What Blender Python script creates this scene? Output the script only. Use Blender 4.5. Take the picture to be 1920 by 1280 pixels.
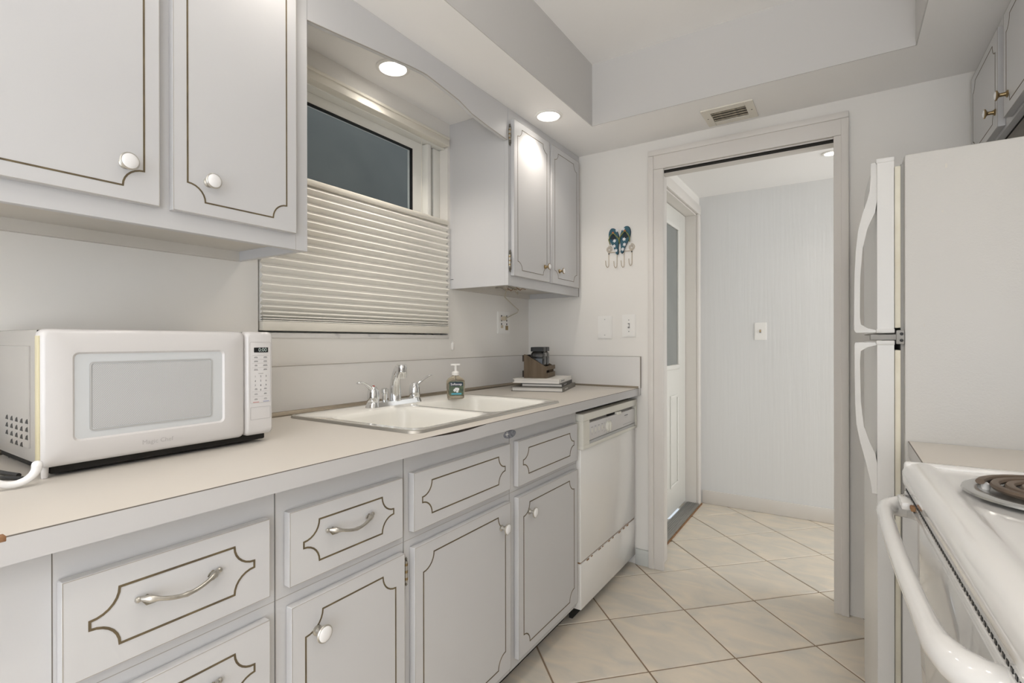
import bpy, bmesh, math, random
from mathutils import Vector, Matrix
random.seed(7)
SC = bpy.context.scene
COL = SC.collection
for o in list(bpy.data.objects):
    bpy.data.objects.remove(o)

# ------------------------------------------------------------------ camera
CAM_H = 1.157
FPX = 955.0
yaw, pitch, roll = math.radians(32.95), math.radians(-0.05), math.radians(-0.10)
F = Vector((-math.sin(yaw)*math.cos(pitch), math.cos(yaw)*math.cos(pitch), math.sin(pitch)))
R0 = Vector((math.cos(yaw), math.sin(yaw), 0)); U0 = R0.cross(F)
RR = R0*math.cos(roll) + U0*math.sin(roll); UU = -R0*math.sin(roll) + U0*math.cos(roll)
cd = bpy.data.cameras.new('camera'); cam = bpy.data.objects.new('camera', cd); COL.objects.link(cam)
cd.sensor_width = 36.0; cd.lens = FPX/1920*36.0; cd.clip_start = 0.01
cam.matrix_world = Matrix(((RR.x, UU.x, -F.x, 0), (RR.y, UU.y, -F.y, 0), (RR.z, UU.z, -F.z, CAM_H), (0, 0, 0, 1)))
SC.camera = cam

# ------------------------------------------------------------------ world, exposure, daylight
w = bpy.data.worlds.new('world'); SC.world = w; w.use_nodes = True
bg = w.node_tree.nodes['Background']; bg.inputs[0].default_value = (0.80, 0.87, 0.95, 1); bg.inputs[1].default_value = 0.75
SC.view_settings.view_transform = 'Standard'; SC.view_settings.look = 'None'
SC.view_settings.gamma = 1.0; SC.view_settings.use_curve_mapping = False
SC.view_settings.exposure = 0.26

def area_light(name, loc, target, sx, sy, power, color):
    l = bpy.data.lights.new(name, 'AREA'); l.shape = 'RECTANGLE'; l.size = sx; l.size_y = sy
    l.energy = power; l.color = color
    o = bpy.data.objects.new(name, l); COL.objects.link(o); o.location = loc
    o.rotation_euler = (Vector(target)-Vector(loc)).to_track_quat('-Z', 'Y').to_euler()
    return o
# daylight entering through the wide opening behind the camera and through the hall opening
area_light('daylight_back', (-0.40, -2.78, 1.10), (-0.40, 0, 2.2), 2.0, 1.5, 14, (0.88, 0.93, 1.0))
area_light('added_side_fill', (0.745, -1.75, 1.05), (-1.0, 0.10, 1.45), 1.7, 1.7, 22, (0.84, 0.90, 1.0))  # fill light added at an unseen right wall opening, for the left wall
area_light('daylight_hall', (1.75, 3.22, 1.25), (0, 3.22, 1.25), 0.9, 1.7, 15.5, (0.98, 0.99, 1.0))

def can_lamp(name, loc, power, color=(1.0, 0.92, 0.83), angle=150):
    l = bpy.data.lights.new(name, 'SPOT'); l.energy = power; l.color = color
    l.spot_size = math.radians(angle); l.spot_blend = 0.6; l.shadow_soft_size = 0.045
    o = bpy.data.objects.new(name, l); COL.objects.link(o); o.location = loc
    return o

# ------------------------------------------------------------------ materials
MATS = {}
def mat(name, col, rough=0.5, metal=0.0, spec=0.5, emit=None, estr=0, trans=0, ior=1.45, coat=0,
        noise=None, bump=None, scale=(1, 1, 1), rand=0.0, alpha=1.0):
    """noise=(scale, colour2, contrast, detail); bump=(scale, strength)"""
    m = bpy.data.materials.new(name); m.use_nodes = True
    nt = m.node_tree; b = nt.nodes['Principled BSDF']
    b.inputs['Base Color'].default_value = (*col, 1); b.inputs['Roughness'].default_value = rough
    b.inputs['Metallic'].default_value = metal; b.inputs['Specular IOR Level'].default_value = spec
    b.inputs['Transmission Weight'].default_value = trans; b.inputs['IOR'].default_value = ior
    b.inputs['Coat Weight'].default_value = coat; b.inputs['Coat Roughness'].default_value = 0.08
    b.inputs['Alpha'].default_value = alpha
    if emit:
        b.inputs['Emission Color'].default_value = (*emit, 1); b.inputs['Emission Strength'].default_value = estr
    vec = None
    if noise or bump:
        tc = nt.nodes.new('ShaderNodeTexCoord'); mp = nt.nodes.new('ShaderNodeMapping')
        mp.inputs['Scale'].default_value = scale
        nt.links.new(tc.outputs['Object'], mp.inputs[0]); vec = mp.outputs[0]
        if rand:
            oi = nt.nodes.new('ShaderNodeObjectInfo'); vm = nt.nodes.new('ShaderNodeVectorMath'); vm.operation = 'MULTIPLY_ADD'
            cb = nt.nodes.new('ShaderNodeCombineXYZ')
            for k in range(3): nt.links.new(oi.outputs['Random'], cb.inputs[k])
            nt.links.new(cb.outputs[0], vm.inputs[0]); vm.inputs[1].default_value = (37, 53, 71)
            nt.links.new(vec, vm.inputs[2]); vec = vm.outputs[0]
    if noise:
        n = nt.nodes.new('ShaderNodeTexNoise'); n.inputs['Scale'].default_value = noise[0]
        n.inputs['Detail'].default_value = noise[3] if len(noise) > 3 else 4
        n.inputs['Distortion'].default_value = noise[4] if len(noise) > 4 else 0
        nt.links.new(vec, n.inputs['Vector'])
        r = nt.nodes.new('ShaderNodeValToRGB'); c = noise[2]
        r.color_ramp.elements[0].position = 0.5-c; r.color_ramp.elements[1].position = 0.5+c
        r.color_ramp.elements[0].color = (*col, 1); r.color_ramp.elements[1].color = (*noise[1], 1)
        nt.links.new(n.outputs['Fac'], r.inputs[0]); nt.links.new(r.outputs[0], b.inputs['Base Color'])
    if bump:
        n2 = nt.nodes.new('ShaderNodeTexNoise'); n2.inputs['Scale'].default_value = bump[0]; n2.inputs['Detail'].default_value = 3
        nt.links.new(vec, n2.inputs['Vector'])
        bp = nt.nodes.new('ShaderNodeBump'); bp.inputs['Strength'].default_value = bump[1]; bp.inputs['Distance'].default_value = 0.004
        nt.links.new(n2.outputs['Fac'], bp.inputs['Height']); nt.links.new(bp.outputs[0], b.inputs['Normal'])
    MATS[name] = m
    return m

mat('wall', (0.83, 0.80, 0.75), 0.75, bump=(60, 0.06), noise=(1.3, (0.85, 0.825, 0.78), 0.3))
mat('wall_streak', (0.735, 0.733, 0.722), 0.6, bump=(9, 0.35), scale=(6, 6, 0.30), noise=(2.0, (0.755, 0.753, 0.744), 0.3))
mat('ceiling', (0.94, 0.925, 0.905), 0.8, bump=(40, 0.05))
mat('tray_side_shaded', (0.62, 0.605, 0.585), 0.75, bump=(40, 0.05))  # ceiling finish made greyer, the shade of the tray sides put into colour
mat('trim', (0.74, 0.70, 0.65), 0.45, noise=(6, (0.77, 0.735, 0.69), 0.3))
mat('baseboard_grey', (0.62, 0.63, 0.60), 0.5)
mat('cabinet', (0.605, 0.60, 0.602), 0.38, noise=(2.0, (0.625, 0.62, 0.617), 0.3, 2), bump=(120, 0.015))
mat('cabinet_under', (0.70, 0.67, 0.62), 0.6, noise=(5, (0.64, 0.60, 0.53), 0.3))
mat('inlay', (0.10, 0.075, 0.045), 0.5, noise=(30, (0.17, 0.13, 0.07), 0.2))
mat('seam', (0.16, 0.14, 0.12), 0.6)
mat('seam_soft', (0.42, 0.39, 0.35), 0.6)
mat('counter', (0.60, 0.555, 0.495), 0.45, noise=(2.2, (0.62, 0.59, 0.545), 0.3, 3))
mat('counter_edge', (0.58, 0.57, 0.565), 0.42)
mat('backsplash', (0.75, 0.73, 0.70), 0.42)
mat('cove', (0.36, 0.31, 0.24), 0.25, metal=0.85)
mat('chrome', (0.78, 0.79, 0.80), 0.07, metal=1.0)
mat('steel_trim', (0.50, 0.48, 0.44), 0.35, metal=0.8)
mat('alu', (0.42, 0.42, 0.40), 0.4, metal=0.9, noise=(20, (0.34, 0.34, 0.33), 0.3), scale=(1, 0.1, 1))
mat('pewter', (0.42, 0.40, 0.35), 0.32, metal=0.9, noise=(60, (0.62, 0.60, 0.56), 0.25))
mat('pewter_dark', (0.12, 0.11, 0.095), 0.4, metal=0.8, noise=(70, (0.34, 0.31, 0.24), 0.25))
mat('brass_old', (0.34, 0.25, 0.13), 0.3, metal=0.9)
mat('porcelain', (0.88, 0.87, 0.86), 0.12, coat=0.5)
mat('enamel', (0.82, 0.80, 0.76), 0.12, coat=0.6)
mat('sink', (0.86, 0.845, 0.79), 0.14, coat=0.5)
mat('plastic_white', (0.65, 0.63, 0.615), 0.28, coat=0.3)
mat('plastic_cream', (0.76, 0.74, 0.66), 0.35)
mat('plastic_yellowed', (0.66, 0.60, 0.40), 0.4)
mat('plate_white', (0.88, 0.86, 0.82), 0.3)
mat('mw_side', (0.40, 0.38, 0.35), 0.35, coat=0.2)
mat('mw_glass', (0.62, 0.635, 0.64), 0.10, coat=0.4)
mat('black', (0.012, 0.012, 0.012), 0.4)
mat('black_gloss', (0.008, 0.008, 0.009), 0.12)
mat('dark_gap', (0.02, 0.018, 0.015), 0.9)
mat('print_grey', (0.20, 0.20, 0.20), 0.6)
mat('print_light', (0.48, 0.46, 0.45), 0.6)
mat('print_red', (0.55, 0.10, 0.08), 0.6)
mat('print_blue', (0.14, 0.18, 0.42), 0.6)
mat('print_white', (0.85, 0.85, 0.85), 0.6)
mat('digit', (0.30, 0.34, 0.32), 0.5, emit=(0.55, 0.65, 0.60), estr=0.25)
mat('grey_strip', (0.46, 0.46, 0.45), 0.4)
mat('tile', (0.80, 0.70, 0.565), 0.30, noise=(6.0, (0.63, 0.59, 0.515), 0.20, 9, 0.8), scale=(1, 2.0, 1), rand=1.0, bump=(30, 0.03), coat=0.15)
mat('grout', (0.24, 0.17, 0.11), 0.9, noise=(9, (0.32, 0.24, 0.16), 0.3))
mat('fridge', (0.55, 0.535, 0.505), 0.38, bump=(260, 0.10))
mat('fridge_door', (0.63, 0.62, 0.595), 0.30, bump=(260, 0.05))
mat('gasket', (0.72, 0.69, 0.58), 0.6, noise=(14, (0.62, 0.57, 0.45), 0.25))
mat('fridge_gap', (0.30, 0.29, 0.27), 0.6)
mat('range_white', (0.69, 0.68, 0.66), 0.10, coat=0.8)
mat('oven_glass', (0.52, 0.515, 0.50), 0.03, spec=0.8, ior=1.7)
mat('coil', (0.10, 0.072, 0.052), 0.45, metal=0.3, noise=(18, (0.17, 0.125, 0.09), 0.3))
mat('rust', (0.20, 0.09, 0.04), 0.85, noise=(60, (0.34, 0.20, 0.10), 0.2))
mat('drip', (0.55, 0.55, 0.54), 0.22, metal=0.9)
mat('wood', (0.095, 0.066, 0.038), 0.65, noise=(3, (0.18, 0.13, 0.082), 0.2, 6), scale=(14, 14, 1.5))
mat('wood_dark', (0.035, 0.024, 0.018), 0.7)
mat('paper', (0.78, 0.755, 0.71), 0.8, noise=(1, (0.70, 0.67, 0.62), 0.2), scale=(1, 1, 220))
mat('book_white', (0.80, 0.77, 0.72), 0.5)
mat('book_dark', (0.055, 0.052, 0.045), 0.5)
mat('book_grey', (0.15, 0.14, 0.12), 0.5)
mat('glass', (0.95, 0.96, 0.96), 0.02, trans=1.0, ior=1.45)
mat('jar_fill', (0.008, 0.008, 0.009), 0.7)
mat('soap', (0.66, 0.60, 0.49), 0.05, trans=0.88, ior=1.36)
mat('soap_label', (0.05, 0.085, 0.065), 0.35, noise=(55, (0.13, 0.17, 0.10), 0.15))
mat('soap_navy', (0.012, 0.025, 0.055), 0.35)
mat('soap_cyan', (0.10, 0.42, 0.55), 0.35)
mat('shade', (0.88, 0.85, 0.78), 0.9)
mat('rail', (0.80, 0.76, 0.67), 0.45)
mat('window_frame', (0.80, 0.79, 0.74), 0.4)
mat('marble', (0.36, 0.35, 0.35), 0.3, noise=(9, (0.78, 0.755, 0.72), 0.12, 3, 0.6), scale=(1, 1.0, 1))
MATS['marble'].node_tree.nodes['Color Ramp'].color_ramp.elements[0].position = 0.30; MATS['marble'].node_tree.nodes['Color Ramp'].color_ramp.elements[1].position = 0.40
mat('pane', (0.90, 0.93, 0.93), 0.03, trans=1.0, ior=1.2)
mat('outside', (0.34, 0.345, 0.32), 0.9, noise=(1.6, (0.25, 0.26, 0.25), 0.25, 4, 0.8))
mat('ff_blue', (0.020, 0.075, 0.125), 0.5, noise=(40, (0.035, 0.12, 0.15), 0.2))
mat('ff_dark', (0.012, 0.020, 0.028), 0.6)
mat('ff_green', (0.25, 0.26, 0.085), 0.5)
mat('ff_orange', (0.48, 0.16, 0.05), 0.5)
mat('wire_beige', (0.55, 0.47, 0.36), 0.4, metal=0.5)
mat('cord_beige', (0.55, 0.48, 0.36), 0.6)
mat('sticker', (0.16, 0.17, 0.20), 0.3, metal=0.2, noise=(110, (0.34, 0.35, 0.40), 0.15))
mat('lamp_disc', (1, 1, 1), 0.5, emit=(1.0, 0.95, 0.88), estr=7.0)
mat('lamp_panel', (1, 1, 1), 0.5, emit=(1.0, 0.97, 0.93), estr=2.2)
mat('exit_glass', (0.20, 0.215, 0.205), 0.08, noise=(3, (0.25, 0.265, 0.25), 0.3))
mat('scuff', (0.58, 0.55, 0.49), 0.6)
# perforated oven screen (metal dots)
def dots_material():
    m = bpy.data.materials.new('mw_screen'); m.use_nodes = True; nt = m.node_tree; b = nt.nodes['Principled BSDF']
    tc = nt.nodes.new('ShaderNodeTexCoord'); sp = nt.nodes.new('ShaderNodeSeparateXYZ'); nt.links.new(tc.outputs['Object'], sp.inputs[0])
    def M(op, a, bb=None):
        n = nt.nodes.new('ShaderNodeMath'); n.operation = op
        for i, v in enumerate((a, bb)):
            if v is None: continue
            if isinstance(v, (int, float)): n.inputs[i].default_value = v
            else: nt.links.new(v, n.inputs[i])
        return n.outputs[0]
    k = 2*math.pi/0.0034
    a = M('SINE', M('MULTIPLY', sp.outputs[1], k)); c = M('SINE', M('MULTIPLY', sp.outputs[2], k))
    f = M('GREATER_THAN', M('MULTIPLY', a, c), 0.12)
    mix = nt.nodes.new('ShaderNodeMix'); mix.data_type = 'RGBA'; nt.links.new(f, mix.inputs[0])
    mix.inputs[6].default_value = (0.60, 0.60, 0.595, 1); mix.inputs[7].default_value = (0.36, 0.365, 0.365, 1)
    nt.links.new(mix.outputs[2], b.inputs['Base Color']); b.inputs['Roughness'].default_value = 0.12
    MATS['mw_screen'] = m
dots_material()

# ------------------------------------------------------------------ geometry helpers
class MB:
    def __init__(s): s.v = []; s.f = []; s.m = []; s.mats = []; s.smooth = []
    def mi(s, name):
        if name not in s.mats: s.mats.append(name)
        return s.mats.index(name)
    def add(s, verts, faces, m, smooth=False):
        b = len(s.v); s.v += [tuple(p) for p in verts]; k = s.mi(m)
        for f in faces: s.f.append(tuple(i+b for i in f)); s.m.append(k); s.smooth.append(smooth)
        return s
    def box(s, x0, x1, y0, y1, z0, z1, m, bevel=0.0, seg=2, T=None):
        bm = bmesh.new(); bmesh.ops.create_cube(bm, size=1.0)
        for v in bm.verts:
            v.co = Vector(((x0+x1)/2+v.co.x*(x1-x0), (y0+y1)/2+v.co.y*(y1-y0), (z0+z1)/2+v.co.z*(z1-z0)))
        if bevel: bmesh.ops.bevel(bm, geom=list(bm.edges), offset=bevel, segments=seg, profile=0.5, affect='EDGES')
        s.bm(bm, m, bool(bevel), T)
        return s
    def bm(s, bm, m, smooth=False, T=None):
        bm.verts.index_update()
        vs = [T(v.co) if T else v.co.copy() for v in bm.verts]
        s.add(vs, [[v.index for v in f.verts] for f in bm.faces], m, smooth); bm.free()
        return s
    def lathe(s, prof, origin, axis, m, seg=24, smooth=True, cap=True):
        """prof = [(r, h)...]; axis = unit vector"""
        ax = Vector(axis).normalized(); t = Vector((0, 0, 1)) if abs(ax.z) < 0.9 else Vector((1, 0, 0))
        e1 = ax.cross(t).normalized(); e2 = ax.cross(e1); O = Vector(origin); vs = []; fs = []
        for r, h in prof:
            for k in range(seg):
                a = 2*math.pi*k/seg; vs.append(O+ax*h+e1*(r*math.cos(a))+e2*(r*math.sin(a)))
        n = len(prof)
        for i in range(n-1):
            for k in range(seg):
                a, b2 = i*seg+k, i*seg+(k+1) % seg
                fs.append((a, b2, b2+seg, a+seg))
        if cap:
            if prof[0][0] > 1e-6: fs.append(tuple(range(seg-1, -1, -1)))
            if prof[-1][0] > 1e-6: fs.append(tuple((n-1)*seg+k for k in range(seg)))
        s.add(vs, fs, m, smooth)
        return s
    def tube(s, pts, r, m, seg=8, closed=False, flat=None):
        pts = [Vector(p) for p in pts]; n = len(pts); rs = r if isinstance(r, (list, tuple)) else [r]*n
        vs = []; fs = []; prev = None
        for i, p in enumerate(pts):
            a = pts[(i-1) % n] if (closed or i > 0) else p; b = pts[(i+1) % n] if (closed or i < n-1) else p
            t = (b-a).normalized()
            if prev is None:
                up = Vector((0, 0, 1)) if abs(t.z) < 0.9 else Vector((1, 0, 0)); e1 = t.cross(up).normalized()
            else: e1 = (prev-t*prev.dot(t)).normalized()
            prev = e1; e2 = t.cross(e1)
            for k in range(seg):
                an = 2*math.pi*k/seg
                vs.append(p+e1*(rs[i]*math.cos(an))+e2*(rs[i]*math.sin(an)*(flat or 1)))
        for i in range(n if closed else n-1):
            j = (i+1) % n
            for k in range(seg): fs.append((i*seg+k, i*seg+(k+1) % seg, j*seg+(k+1) % seg, j*seg+k))
        if not closed:
            fs.append(tuple(range(seg-1, -1, -1))); fs.append(tuple((n-1)*seg+k for k in range(seg)))
        s.add(vs, fs, m, True)
        return s
    def prism(s, poly, f0, f1, m, smooth=False):
        """poly: 2D pts; f0, f1 map a 2D pt to the two faces"""
        n = len(poly); vs = [f0(*p) for p in poly]+[f1(*p) for p in poly]
        fs = [tuple(range(n-1, -1, -1)), tuple(range(n, 2*n))]+[(i, (i+1) % n, n+(i+1) % n, n+i) for i in range(n)]
        s.add(vs, fs, m, smooth)
        return s
    def ribbon(s, path, wdt, fn, m, h=0.0012):
        """closed path in 2D, raised line; fn(s,t,n)->world"""
        n = len(path); P = [Vector(p) for p in path]; L = []; Rr = []
        for i in range(n):
            d0 = (P[i]-P[i-1]).normalized(); d1 = (P[(i+1) % n]-P[i]).normalized()
            n0 = Vector((-d0.y, d0.x)); n1 = Vector((-d1.y, d1.x)); mm = (n0+n1)
            mm = mm.normalized() if mm.length > 1e-6 else n0
            k = min(1.0/max(mm.dot(n0), 0.35), 2.0)
            L.append(P[i]+mm*k*wdt/2); Rr.append(P[i]-mm*k*wdt/2)
        vs = []
        for i in range(n): vs += [fn(L[i].x, L[i].y, h), fn(Rr[i].x, Rr[i].y, h), fn(L[i].x, L[i].y, -0.0002), fn(Rr[i].x, Rr[i].y, -0.0002)]
        fs = []
        for i in range(n):
            a = 4*i; b = 4*((i+1) % n)
            fs += [(a, b, b+1, a+1), (a, a+2, b+2, b), (a+1, b+1, b+3, a+3)]
        s.add(vs, fs, m)
        return s
    def build(s, name, parent=None):
        xs = [v[0] for v in s.v]; ys = [v[1] for v in s.v]; zs = [v[2] for v in s.v]
        c = Vector(((min(xs)+max(xs))/2, (min(ys)+max(ys))/2, (min(zs)+max(zs))/2))
        me = bpy.data.meshes.new(name); me.from_pydata([Vector(v)-c for v in s.v], [], s.f)
        for mname in s.mats: me.materials.append(MATS[mname])
        me.polygons.foreach_set('material_index', s.m); me.polygons.foreach_set('use_smooth', s.smooth); me.update()
        b2 = bmesh.new(); b2.from_mesh(me); bmesh.ops.recalc_face_normals(b2, faces=b2.faces); b2.to_mesh(me); b2.free()
        if any(s.smooth):
            try: me.set_sharp_from_angle(angle=math.radians(38))
            except Exception: pass
        o = bpy.data.objects.new(name, me); COL.objects.link(o)
        wl = Vector(parent['_w']) if parent is not None else Vector((0, 0, 0))
        if parent is not None: o.parent = parent
        o.location = c-wl; o['_w'] = tuple(c)
        return o

def thing(name, loc, label, cat, group=None):
    o = bpy.data.objects.new(name, None); COL.objects.link(o); o.location = loc; o['_w'] = tuple(loc)
    o.empty_display_size = 0.05
    return tag(o, label, cat, group)
def tag(o, label, cat, group=None):
    o['label'] = label; o['category'] = cat
    if group: o['group'] = group
    return o
def struct(o, label=None):
    o['kind'] = 'structure'
    if label: o['label'] = label
    return o
def rrect(cx, cy, hx, hy, r, n=5):
    pts = []
    for sx, sy, a0 in ((1, 1, 0), (-1, 1, 90), (-1, -1, 180), (1, -1, 270)):
        for k in range(n+1):
            a = math.radians(a0+90*k/n); pts.append((cx+sx*(hx-r)+r*math.cos(a), cy+sy*(hy-r)+r*math.sin(a)))
    return pts
def text_mesh(mb, body, size, fn, m, align='CENTER', bold=0.0):
    """flat lettering laid on a surface, fn(s,t,n)->world"""
    c = bpy.data.curves.new('lettering', 'FONT'); c.body = body; c.size = size; c.align_x = align; c.align_y = 'CENTER'
    c.offset = bold; c.resolution_u = 2
    o = bpy.data.objects.new('lettering', c); COL.objects.link(o)
    bpy.context.view_layer.update()
    me = bpy.data.meshes.new_from_object(o.evaluated_get(bpy.context.evaluated_depsgraph_get()))
    mb.add([fn(v.co.x, v.co.y, 0.0004) for v in me.vertices], [tuple(p.vertices) for p in me.polygons], m)
    bpy.data.objects.remove(o); bpy.data.curves.remove(c); bpy.data.meshes.remove(me)
def front_x(xf, s=1): return lambda a, b, n: Vector((xf+s*n, a, b))

# ------------------------------------------------------------------ dimensions
XW, XR, YE, YB = -1.55, 0.76, 2.572, -2.80       # window wall, right wall, end wall, wall behind the camera
ZC, ZT = 2.175, 2.465                            # dropped ceiling, tray ceiling
ZK = 0.914                                       # worktop
TK = 0.12
WY0, WY1, WZ0, WZ1 = 0.915, 1.838, 1.186, 2.10   # window opening
OX0, OX1, OZ = -0.795, 0.000, 2.035             # doorway opening in the end wall
HX, HYB, HZ = -0.86, 3.80, 2.182                 # hall left wall, back wall, ceiling
HR = 1.80

# ------------------------------------------------------------------ structure
def wall_box(name, boxes, m, label=None):
    b = MB()
    for q in boxes: b.box(*q, m)
    return struct(b.build(name), label)
wall_box('wall_left', [(XW-TK, XW, YB, WY0, 0, 2.6), (XW-TK, XW, WY1, YE, 0, 2.6), (XW-TK, XW, WY0, WY1, 0, WZ0), (XW-TK, XW, WY0, WY1, WZ1, 2.6)], 'wall')
wall_box('wall_end', [(XW-TK, OX0, YE, YE+TK, 0, 2.6), (OX1, XR+TK, YE, YE+TK, 0, 2.6), (OX0, OX1, YE, YE+TK, OZ, 2.6)], 'wall')
wall_box('wall_right', [(XR, XR+TK, YB, -2.65, 0, 2.6), (XR, XR+TK, -0.85, YE, 0, 2.6), (XR, XR+TK, -2.65, -0.85, 2.0, 2.6), (XR, XR+TK, -2.65, -0.85, 0, 0.10)], 'wall')
wall_box('wall_back', [(XW, -1.45, YB-TK, YB, 0, 2.6), (0.65, XR, YB-TK, YB, 0, 2.6), (-1.45, 0.65, YB-TK, YB, 2.3, 2.6), (-1.45, 0.65, YB-TK, YB, 0, 0.3)], 'wall')
tl, tr, tn, tf = -0.997, 0.218, -1.6, 2.238
b = MB()
for q in [(XW, tl, YB, YE, ZC, 2.6), (tr, XR, YB, YE, ZC, 2.6), (tl, tr, tf, YE, ZC, 2.6), (tl, tr, YB, tn, ZC, 2.6), (tl, tr, tn, tf, ZT, 2.6)]: b.box(*q, 'ceiling')
ceil = struct(b.build('ceiling'))
b = MB()
e = 0.004
for q in [(tl, tl+e, tn, tf, ZC, ZT), (tr-e, tr, tn, tf, ZC, ZT), (tl+e, tr-e, tf-e, tf, ZC, ZT), (tl+e, tr-e, tn, tn+e, ZC, ZT)]: b.box(*q, 'tray_side_shaded')
struct(b.build('trim_1'), 'sides of the raised tray ceiling, greyed to look shaded')
# hall shell
wall_box('wall_hall_left', [(HX-TK, HX, YE+TK, 2.82, 0, 2.6), (HX-TK, HX, 3.715, HYB, 0, 2.6), (HX-TK, HX, 2.82, 3.715, 2.05, 2.6)], 'wall')
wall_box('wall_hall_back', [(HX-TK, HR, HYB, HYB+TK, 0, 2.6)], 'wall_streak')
wall_box('wall_hall_right', [(HR, HR+TK, YE+TK, 2.75, 0, 2.6), (HR, HR+TK, 3.69, HYB, 0, 2.6), (HR, HR+TK, 2.75, 3.69, 2.12, 2.6), (HR, HR+TK, 2.75, 3.69, 0, 0.35)], 'wall')
wall_box('wall_hall_front', [(XR+TK, HR, YE, YE+TK, 0, 2.6)], 'wall')
wall_box('ceiling_hall', [(HX, HR, YE+TK, HYB, HZ, 2.6)], 'ceiling')
# floor: grout bed with separate diagonal tiles
b = MB(); b.box(XW, XR, YB, YE, -0.05, -0.003, 'grout'); b.box(HX, HR, YE, HYB, -0.05, -0.003, 'grout')
floor = struct(b.build('floor'))
P, TH = 0.3447, math.radians(45.45)
A = Vector((math.cos(TH), math.sin(TH), 0))*P; Bv = Vector((math.sin(TH), -math.cos(TH), 0))*P
O0 = Vector((-0.8142, 1.9982, 0))
h = P/2-0.0032
bt = MB(); bm = bmesh.new(); bmesh.ops.create_cube(bm, size=1.0)
for v in bm.verts: v.co = Vector((v.co.x*2*h, v.co.y*2*h, v.co.z*0.008-0.004))
bmesh.ops.bevel(bm, geom=[e_ for e_ in bm.edges if all(v.co.z > -0.001 for v in e_.verts)], offset=0.0022, segments=1, affect='EDGES')
rz = Matrix.Rotation(TH, 4, 'Z')
me_t = bpy.data.meshes.new('tile'); bmesh.ops.transform(bm, matrix=rz, verts=bm.verts); bm.to_mesh(me_t); bm.free(); me_t.materials.append(MATS['tile'])
fw = Vector(floor['_w'])
rd = 0.235
for i in range(-14, 16):
    for j in range(-14, 16):
        c = O0+A*(i+0.5)+Bv*(j+0.5)
        ok = (-1.08 < c.x < XR-0.02 and -1.3 < c.y < YE+0.02) or (HX-0.12 < c.x < 1.35 and YE < c.y < HYB+0.18)
        if not ok: continue
        t = bpy.data.objects.new('tile', me_t); COL.objects.link(t); t.parent = floor; t.location = c-fw+Vector((0, 0, random.uniform(-0.0004, 0.0002)))

# doorway casing (end wall) and jamb
b = MB(); yf = YE
for xa, xb in ((-0.828, -0.752), (-0.030, 0.024)):
    b.box(xa, xb, yf-0.016, yf, 0, OZ-0.0125, 'trim', 0.003)
b.box(-0.828, 0.024, yf-0.0162, yf, OZ-0.012, 2.118, 'trim', 0.003)
b.box(-0.8285, -0.801, yf-0.0225, yf-0.0001, 0.0002, 2.0905, 'trim', 0.003); b.box(-0.003, 0.0245, yf-0.0225, yf-0.0001, 0.0002, 2.0905, 'trim', 0.003); b.box(-0.8285, 0.0245, yf-0.0225, yf-0.0001, 2.091, 2.1185, 'trim', 0.003)
for xa, xb in ((OX0, OX0+0.018), (OX1-0.018, OX1)):
    b.box(xa, xb, yf+0.0005, yf+TK+0.014, 0, OZ-0.0185, 'trim', 0.002)
b.box(OX0, OX1, yf+0.0005, yf+TK, OZ-0.018, OZ, 'trim', 0.002)
cas = struct(b.build('trim_2'), 'beige painted casing around the open doorway')
b = MB(); b.box(OX0+0.019, OX1-0.019, yf+0.002, yf+0.030, OZ-0.0245, OZ-0.0185, 'dark_gap'); b.build('track_slot', cas)
# baseboards
b = MB(); b.box(-0.9, -0.8285, YE-0.014, YE, 0, 0.082, 'baseboard_grey', 0.003); struct(b.build('baseboard_end'))
b = MB(); b.box(HX+0.02, HR, HYB-0.014, HYB, 0, 0.094, 'trim', 0.004); struct(b.build('baseboard_hall'))

# hall exterior door with glazed lite
xd = -0.930
b = MB(); b.box(xd-0.04, xd, 2.845, 3.690, 0.028, 2.033, 'window_frame', 0.003)
door = struct(b.build('door_1'), 'white half glazed exterior door in the hall beyond the doorway')
b = MB()
ly0, ly1, lz0, lz1 = 3.075, 3.462, 1.0, 1.895
for q in [(ly0-0.03, ly1+0.03, lz0-0.03, lz0), (ly0-0.03, ly1+0.03, lz1, lz1+0.03), (ly0-0.03, ly0, lz0+0.0005, lz1-0.0005), (ly1, ly1+0.03, lz0+0.0005, lz1-0.0005)]: b.box(xd, xd+0.014, *q, 'window_frame', 0.004)
b.build('glazing_bead', door)
b = MB(); b.box(xd, xd+0.004, ly0, ly1, lz0, lz1, 'exit_glass'); b.build('glass_pane', door)
b = MB()
for (s0, s1, t0, t1) in [(3.05, 3.235, 0.20, 0.80), (3.305, 3.49, 0.20, 0.80)]:
    for q in [(s0, s1, t0, t0+0.02), (s0, s1, t1-0.02, t1), (s0, s0+0.02, t0+0.0205, t1-0.0205), (s1-0.02, s1, t0+0.0205, t1-0.0205)]: b.box(xd, xd+0.006, *q, 'window_frame', 0.003)
b.build('panel_moulding', door)
b = MB()
b.box(HX-TK, HX-0.0005, 3.694, 3.7148, 0, 2.0355, 'trim'); b.box(HX-TK, HX-0.0005, 2.8202, 2.841, 0, 2.0355, 'trim'); b.box(HX-TK, HX-0.0005, 2.8202, 3.7148, 2.036, 2.0498, 'trim')
b.box(HX, HX+0.018, 3.706, 3.772, 0, 2.0455, 'trim', 0.004); b.box(HX, HX+0.018, 2.765, 2.831, 0, 2.0455, 'trim', 0.004); b.box(HX, HX+0.018, 2.765, 3.772, 2.046, 2.112, 'trim', 0.004)
struct(b.build('trim_3'), 'painted frame and casing of the hall exterior door')
b = MB(); b.box(-0.925, -0.838, 2.842, 3.693, 0, 0.020, 'alu', 0.003)
for k in range(6): b.box(-0.915+k*0.012, -0.910+k*0.012, 2.842, 3.693, 0.018, 0.0225, 'alu')
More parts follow.
